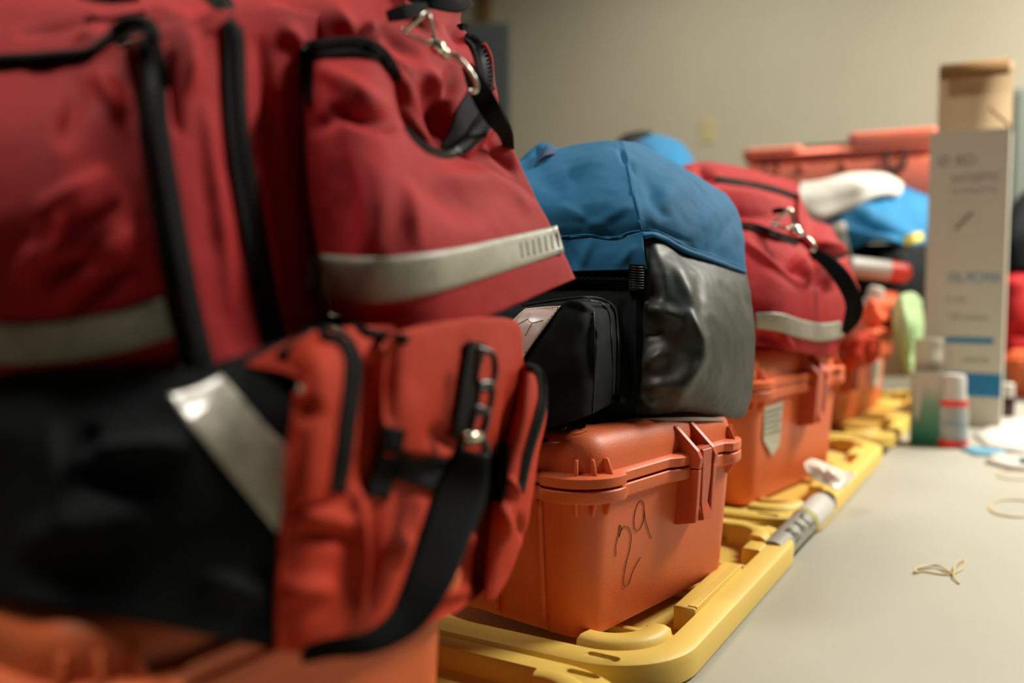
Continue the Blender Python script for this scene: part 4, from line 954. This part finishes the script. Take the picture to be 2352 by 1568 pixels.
sc = patch('plastic_wrapper', [
    [(1846, 1062, 1.44), (1868, 1052, 1.46), (1905, 1066, 1.45), (1940, 1080, 1.44), (1966, 1086, 1.42)],
    [(1850, 1080, 1.42), (1878, 1078, 1.42), (1910, 1090, 1.41), (1940, 1100, 1.41), (1962, 1096, 1.41)],
    [(1870, 1100, 1.41), (1885, 1108, 1.40), (1908, 1118, 1.39), (1925, 1124, 1.385), (1940, 1118, 1.39)]], PNKW, None, thick=.006, N=24, M=40, folds=[(1860, 1070, 1930, 1100, 7, .006), (1890, 1070, 1900, 1110, 5, -.004)])
tag(sc, 'crumpled pinkish white plastic wrapper on the third yellow lid', 'wrapper')

# ================================================================== things on the table
def prism(name, A, B, depth, z0, z1, m, parent, bevel=0, loc=True):
    """upright box whose front runs from A to B (xy), going back by depth"""
    A = Vector((A[0], A[1], 0)); B = Vector((B[0], B[1], 0)); n = (B-A).normalized(); q = Vector((-n.y, n.x, 0))*depth
    v = [A, B, B+q, A+q]; V = [Vector((p.x, p.y, z0)) for p in v]+[Vector((p.x, p.y, z1)) for p in v]
    return mk(name, V, boxv(0, 1, 0, 1, 0, 1)[1], m, parent, smooth=False, bevel=bevel)
A = PZ(2116, 972, TZ); B = PZ(2297, 985, TZ); A.z = B.z = 0
dv = (B-A); Lb = dv.length; n = dv.normalized(); qb = Vector((-n.y, n.x, 0)); DB = .12
HB = .725
wx = thing('tall_carton', (A.x, A.y, TZ), math.atan2(n.y, n.x), 'tall open white carton with blue and grey printing, standing on the table', 'box')
TH = .003
box('front_panel', (0, Lb, 0, TH, 0, HB), CARD, wx); box('back_panel', (0, Lb, DB-TH, DB, 0, HB), CARD, wx)
box('side_panel', (0, TH, TH, DB-TH, 0, HB), CARD, wx); box('side_panel', (Lb-TH, Lb, TH, DB-TH, 0, HB), CARD, wx); box('bottom_panel', (TH, Lb-TH, TH, DB-TH, 0, TH), CARD, wx)
# raised back flap with curled tuck edge, tan inside
prof = [(DB-.002, HB-.02), (DB+.004, HB+.02), (DB+.006, HB+.09), (DB+.004, HB+.160), (DB-.006, HB+.178), (DB-.026, HB+.184), (DB-.040, HB+.174), (DB-.046, HB+.160), (DB-.047, HB+.140)]
def strip(prof, x0, x1, th):
    V = []; n = len(prof)
    for (y, z) in prof: V += [(x0, y, z), (x1, y, z), (x0, y+th, z+th*.2), (x1, y+th, z+th*.2)]
    F = []
    for i in range(n-1):
        a = i*4; F += [(a, a+1, a+5, a+4), (a+2, a+6, a+7, a+3), (a, a+4, a+6, a+2), (a+1, a+3, a+7, a+5)]
    F += [(0, 2, 3, 1), ((n-1)*4, (n-1)*4+1, (n-1)*4+3, (n-1)*4+2)]; return V, F
v, f = strip(prof[:5], .004, Lb-.002, .002); mk('back_flap', v, f, TAN, wx, world=False)
v, f = strip(prof[4:], .010, Lb-.010, .002); mk('tuck_edge', v, f, BROWN, wx, world=False)
v, f = tubev([(Lb-.050, .08, HB+.062), (Lb-.004, .03, HB+.008)], .0035, 6); mk('side_flap', v, f, BROWN, wx, world=False)
def pr(x0, x1, z0, z1, m, nm='printed_bar'): return box(nm, (x0*Lb, x1*Lb, -.0006, .0, z0*HB, z1*HB), m, wx)
pr(.28, .88, .285, .305, BLUEINK); pr(.0, 1.0, .105, .185, BLUEINK)
rx = (PI/2, 0, 0)
text('Ø BD', .036, INK if False else GREYINK, wx, (.10*Lb, -.0004, .885*HB), rx); text('ANTISEPTIC', .031, GREYINK, wx, (.28*Lb, -.0004, .825*HB), rx, sx=.66)
text('TOWELETTE', .018, GREYINK, wx, (.28*Lb, -.0004, .79*HB), rx); text('5% PCMX', .036, BLUEINK, wx, (.28*Lb, -.0004, .49*HB), rx, sx=.78)
text('2 mL', .022, GREYINK, wx, (.28*Lb, -.0004, .425*HB), rx); text('100 pieces', .022, GREYINK, wx, (.28*Lb, -.0004, .365*HB), rx); text('sterile', .024, GREYINK, wx, (.5*Lb, -.0004, .22*HB), rx)
v, f = tubev([(.36*Lb, -.0008, .67*HB), (.56*Lb, -.0008, .725*HB)], .004, 6); mk('printed_drawing', v, f, GREYINK, wx, world=False)
for (x0, x1, z0, z1) in ((.28, .64, .645, .647), (.28, .64, .765, .767), (.28, .286, .647, .765), (.634, .64, .647, .765)): pr(x0, x1, z0, z1, LBL, 'printed_frame')

A = PZ(2091, 1021, TZ); B = PZ(2160, 1025, TZ); Lg = (B-A).length
gx = thing('small_carton', (A.x, A.y, TZ), math.atan2(B.y-A.y, B.x-A.x), 'small green and white carton with open top, beside the red ringed bottle', 'box')
box('front_panel', (0, Lg, 0, .002, 0, .160), GG, gx); box('side_panel', (Lg-.002, Lg, .002, .05, 0, .160), CARD, gx); box('side_panel', (0, .002, .002, .05, 0, .160), CARD, gx)
box('back_panel', (0, Lg, .05, .052, 0, .160), CARD, gx); box('bottom_panel', (0, Lg, 0, .052, 0, .002), CARD, gx)
V, F = strip([(.05, .158), (.056, .190), (.058, .222), (.05, .232)], .006, Lg+.004, .002); mk('back_flap', V, F, CARD, gx, world=False)
V = [(.002, -.0006, .15), (.020, -.0006, .15), (.020, -.0006, .09), (.014, -.0006, .055), (.007, -.0006, .06), (.003, -.0006, .10)]; V += [(x, .0002, z) for x, y, z in V]
mk('white_swoosh', V, [tuple(range(6)), tuple(range(11, 5, -1))]+[(k, (k+1) % 6, 6+(k+1) % 6, 6+k) for k in range(6)], CARD, gx, world=False, smooth=False)

bp = PZ(2199, 1030, TZ); bp.z = TZ; bp = bp+Vector((-.012, .024, 0))
bt = thing('bottle', tuple(bp), 0, 'clear bottle with white cap and red rings, beside the tall carton', 'bottle')
def lathe(nm, prof, m, parent, seg=28):
    V = []; F = []; n = len(prof)
    for r, z in prof:
        for k in range(seg): V.append((r*math.cos(2*PI*k/seg), r*math.sin(2*PI*k/seg), z))
    for i in range(n-1):
        for k in range(seg): F.append((i*seg+k, i*seg+(k+1) % seg, (i+1)*seg+(k+1) % seg, (i+1)*seg+k))
    F.append(tuple(range(seg-1, -1, -1))); F.append(tuple((n-1)*seg+k for k in range(seg)))
    return sharp(mk(nm, V, F, m, parent, world=False), 40)
lathe('base_band', [(.029, 0), (.031, .002), (.031, .018)], REDP, bt); lathe('bottle_body', [(.0305, .018), (.0305, .085), (.028, .092)], BTL, bt)
lathe('red_ring', [(.0285, .088), (.029, .090), (.028, .104)], REDP, bt); lathe('shoulder', [(.027, .104), (.026, .115)], PLW, bt); lathe('cap', [(.0245, .113), (.024, .150), (.021, .158), (.004, .159)], PLW, bt)
text('ALCOHOL', .012, BLUP, bt, (-.02, -.0312, .05), rx)

vp = PZ(2312, 955, TZ); vp.z = TZ
vi = thing('vial', tuple(vp), 0, 'small dark vial with pale cap at the right edge, before the orange case', 'bottle')
lathe('vial_body', [(.017, 0), (.019, .003), (.019, .045), (.012, .055)], DRK, vi); lathe('cap', [(.017, .052), (.017, .085), (.014, .088)], PLW, vi)

def flat(name, pts, z, th, m, label, cat, wav=.003, grp=None):
    Q = [PZ(x, y, z) for x, y in pts]; n = len(Q); c = sum(Q, Vector())/n
    R = [[c.lerp(q, t)+Vector((0, 0, wav*abs(noise.noise(c.lerp(q, t)*40)))) for q in Q] for t in (.33, .66, 1)]
    V = [c+Vector((0, 0, wav+th))]+[p+Vector((0, 0, th)) for r in R for p in r]+[c]+[Vector((p.x, p.y, p.z)) for r in R for p in r]; F = []; k = 3*n+1
    for i in range(n):
        j = (i+1) % n; F.append((0, 1+i, 1+j)); F.append((k, k+1+j, k+1+i))
        for r in range(2): F.append((1+r*n+i, 1+(r+1)*n+i, 1+(r+1)*n+j, 1+r*n+j)); F.append((k+1+r*n+i, k+1+r*n+j, k+1+(r+1)*n+j, k+1+(r+1)*n+i))
        F.append((1+2*n+i, k+1+2*n+i, k+1+2*n+j, 1+2*n+j))
    o = mk(name, V, F, m); return tag(o, label, cat)
flat('paper_sheet', [(2236, 1000), (2300, 970), (2400, 955), (2460, 1010), (2400, 1048), (2330, 1042), (2262, 1026)], TZ, .002, WHT, 'white paper sheet lying right of the red ringed bottle', 'paper', .012)
flat('blue_packet', [(2202, 1030), (2250, 1028), (2310, 1036), (2304, 1047), (2240, 1046)], TZ+.001, .003, BLUP, 'flat blue packet in front of the red ringed bottle', 'packet', .001)
pk = flat('foil_packet', [(2264, 1062), (2280, 1044), (2340, 1046), (2400, 1050), (2400, 1085), (2320, 1076)], TZ+.002, .004, PLW, 'small white packet with dark green print, before the white paper sheet', 'packet', .002)
a = PZ(2350, 1053, TZ+.0085); q = [PZ(x, y, TZ+.0100) for x, y in ((2340, 1050), (2372, 1050), (2372, 1060), (2346, 1061))]
V = q+[p-Vector((0, 0, .002)) for p in q]; mk('green_print', V, [(0, 1, 2, 3), (7, 6, 5, 4), (0, 4, 5, 1), (1, 5, 6, 2), (2, 6, 7, 3), (3, 7, 4, 0)], mat('dark_green_print', (.03, .10, .08), .6), pk, smooth=False)
def band(name, pts, rad, label, n=60, closed=False):
    Q = [PZ(x, y, TZ+rad+h) for x, y, h in pts]; L = spline(Q+([Q[0]] if closed else []), n); L = L[:-1] if closed else L
    o = mk(name, *tubev(L, rad, 8, closed), RBB); return tag(o, label, 'rubber band')
band('rubber_band', [(2101, 1314, 0), (2115, 1301, .002), (2140, 1298, .002), (2165, 1302, .002), (2186, 1318, 0), (2165, 1319, 0), (2120, 1312, 0), (2103, 1313, .002), (2108, 1304, .003), (2150, 1297, .003), (2180, 1312, .002), (2191, 1318, .002),
      (2192, 1302, .003), (2203, 1288, .003), (2214, 1285, .002), (2217, 1292, 0), (2208, 1308, 0), (2193, 1315, 0), (2190, 1322, .002), (2203, 1340, 0)], .0011, 'twisted tan rubber band lying alone on the near table top', 90)
band('rubber_band', [(2272, 1168, 0), (2280, 1154, .0), (2310, 1147, 0), (2360, 1150, .0), (2400, 1160, 0), (2395, 1180, 0), (2340, 1187, 0), (2290, 1180, 0)], .0014, 'oval tan rubber band at the right edge of the table', 60, True)
band('rubber_band', [(2290, 1085, 0), (2310, 1080, 0), (2360, 1082, 0), (2400, 1090, 0), (2380, 1100, 0), (2320, 1100, 0), (2294, 1094, 0)], .0012, 'faint tan rubber band just below the white packet', 50, True)
# right edge: orange case, red bag, dark bag
oc2, _ = case(tuple(PZ(2285, 925, TZ)), math.radians(-96), L=.34, W=.26, H=.15, sv=1.0, label='orange hard case at the right edge, on the table behind the vial', latch=.5)
cc_ = PZ(2285, 925, TZ)
oc2.location = (cc_.x+.02, cc_.y+.12, TZ)
rb_ = thing('red_bag', (cc_.x+.1, cc_.y+.25, TZ+.15), 0, 'dark topped red bag at the right edge, on the orange case on the table', 'bag')
patch('bag_body', [
    [(2298, 625, 2.95), (2330, 612, 2.9), (2380, 610, 2.9), (2460, 620, 2.95)],
    [(2296, 700, 2.85), (2330, 690, 2.8), (2380, 690, 2.8), (2460, 700, 2.85)],
    [(2296, 815, 2.85), (2330, 818, 2.82), (2380, 818, 2.82), (2460, 818, 2.88)]], RED, rb_, thick=.2, N=30, M=30, folds=[(2300, 660, 2360, 650, 16, .02), (2320, 760, 2380, 770, 14, -.02)])
patch('black_top', [
    [(2318, 485, 3.0), (2350, 440, 2.98), (2400, 430, 2.98), (2460, 440, 3.0)],
    [(2312, 540, 2.9), (2340, 530, 2.88), (2400, 520, 2.88), (2460, 530, 2.95)],
    [(2308, 618, 2.9), (2340, 618, 2.86), (2400, 618, 2.86), (2460, 618, 2.95)]], BLK, rb_, thick=.2, N=20, M=24)

# ================================================================== background furniture
def locker(px0, px1, pyt, d, label, m, dep=.45):
    a, b = P(px0, pyt, d), P(px1, pyt, d); L_ = (b-a).length; t = thing('locker', (a.x, a.y, FLOOR), YAW, label, 'locker'); H_ = a.z-FLOOR
    box('cabinet', (0, L_, .02, dep, .0, H_), m, t, bevel=.004)
    dr = box('door', (.01, L_-.01, 0, .02, .05, H_-.02), m, t, bevel=.003)
    for k in range(3): box('vent_slot', (L_*.3, L_*.7, -.001, .001, H_*.85+k*.03, H_*.85+k*.03+.008), INK, dr)
    box('handle', (L_*.12, L_*.16, -.02, .0, H_*.5, H_*.58), STEEL, dr, bevel=.002)
locker(930, 1172, 48, 4.05, 'tall grey green metal locker behind the red bag, against the wall', LOCK)
locker(2334, 2600, 200, 4.3, 'tall grey green locker cut by the right edge of the picture', mat('grey_green_paint', (.13, .155, .13), .6))
pp = ray(1108, 0)*(5.16/ray(1108, 0).y); o = struct('trim_1', (pp.x-.04, pp.x+.04, 5.16, 5.2, FLOOR, CEIL), WOOD)
sp = ray(1625, 300); tt = (5.195)/sp.y; c = EYE+sp*tt
so = thing('wall_outlet', (c.x, 5.2, c.z), 0, 'yellowish outlet plate on the beige wall', 'outlet')
IV = mat('ivory_plastic', (.43, .38, .20), .5)
box('cover_plate', (-.045, .045, -.006, 0, -.07, .07), IV, so, bevel=.002)
for z in (-.03, .02): box('socket', (-.018, .018, -.009, -.005, z, z+.022), IV, so, bevel=.002)
for i, (x, y, sx, sy, p) in enumerate(LAMPS[:4]):
    cl = thing('ceiling_light', (x, y, CEIL), 0, ['ceiling light panel over the table', 'ceiling light panel above the foreground bags', 'ceiling light panel near the back wall on the right', 'ceiling light panel near the back wall on the left'][i], 'ceiling light', 'ceiling light panels')
    for (a, b, c_, d_) in ((-sx/2-.03, sx/2+.03, -sy/2-.03, -sy/2), (-sx/2-.03, sx/2+.03, sy/2, sy/2+.03), (-sx/2-.03, -sx/2, -sy/2, sy/2), (sx/2, sx/2+.03, -sy/2, sy/2)): box('frame', (a, b, c_, d_, -.03, 0), PLW, cl)
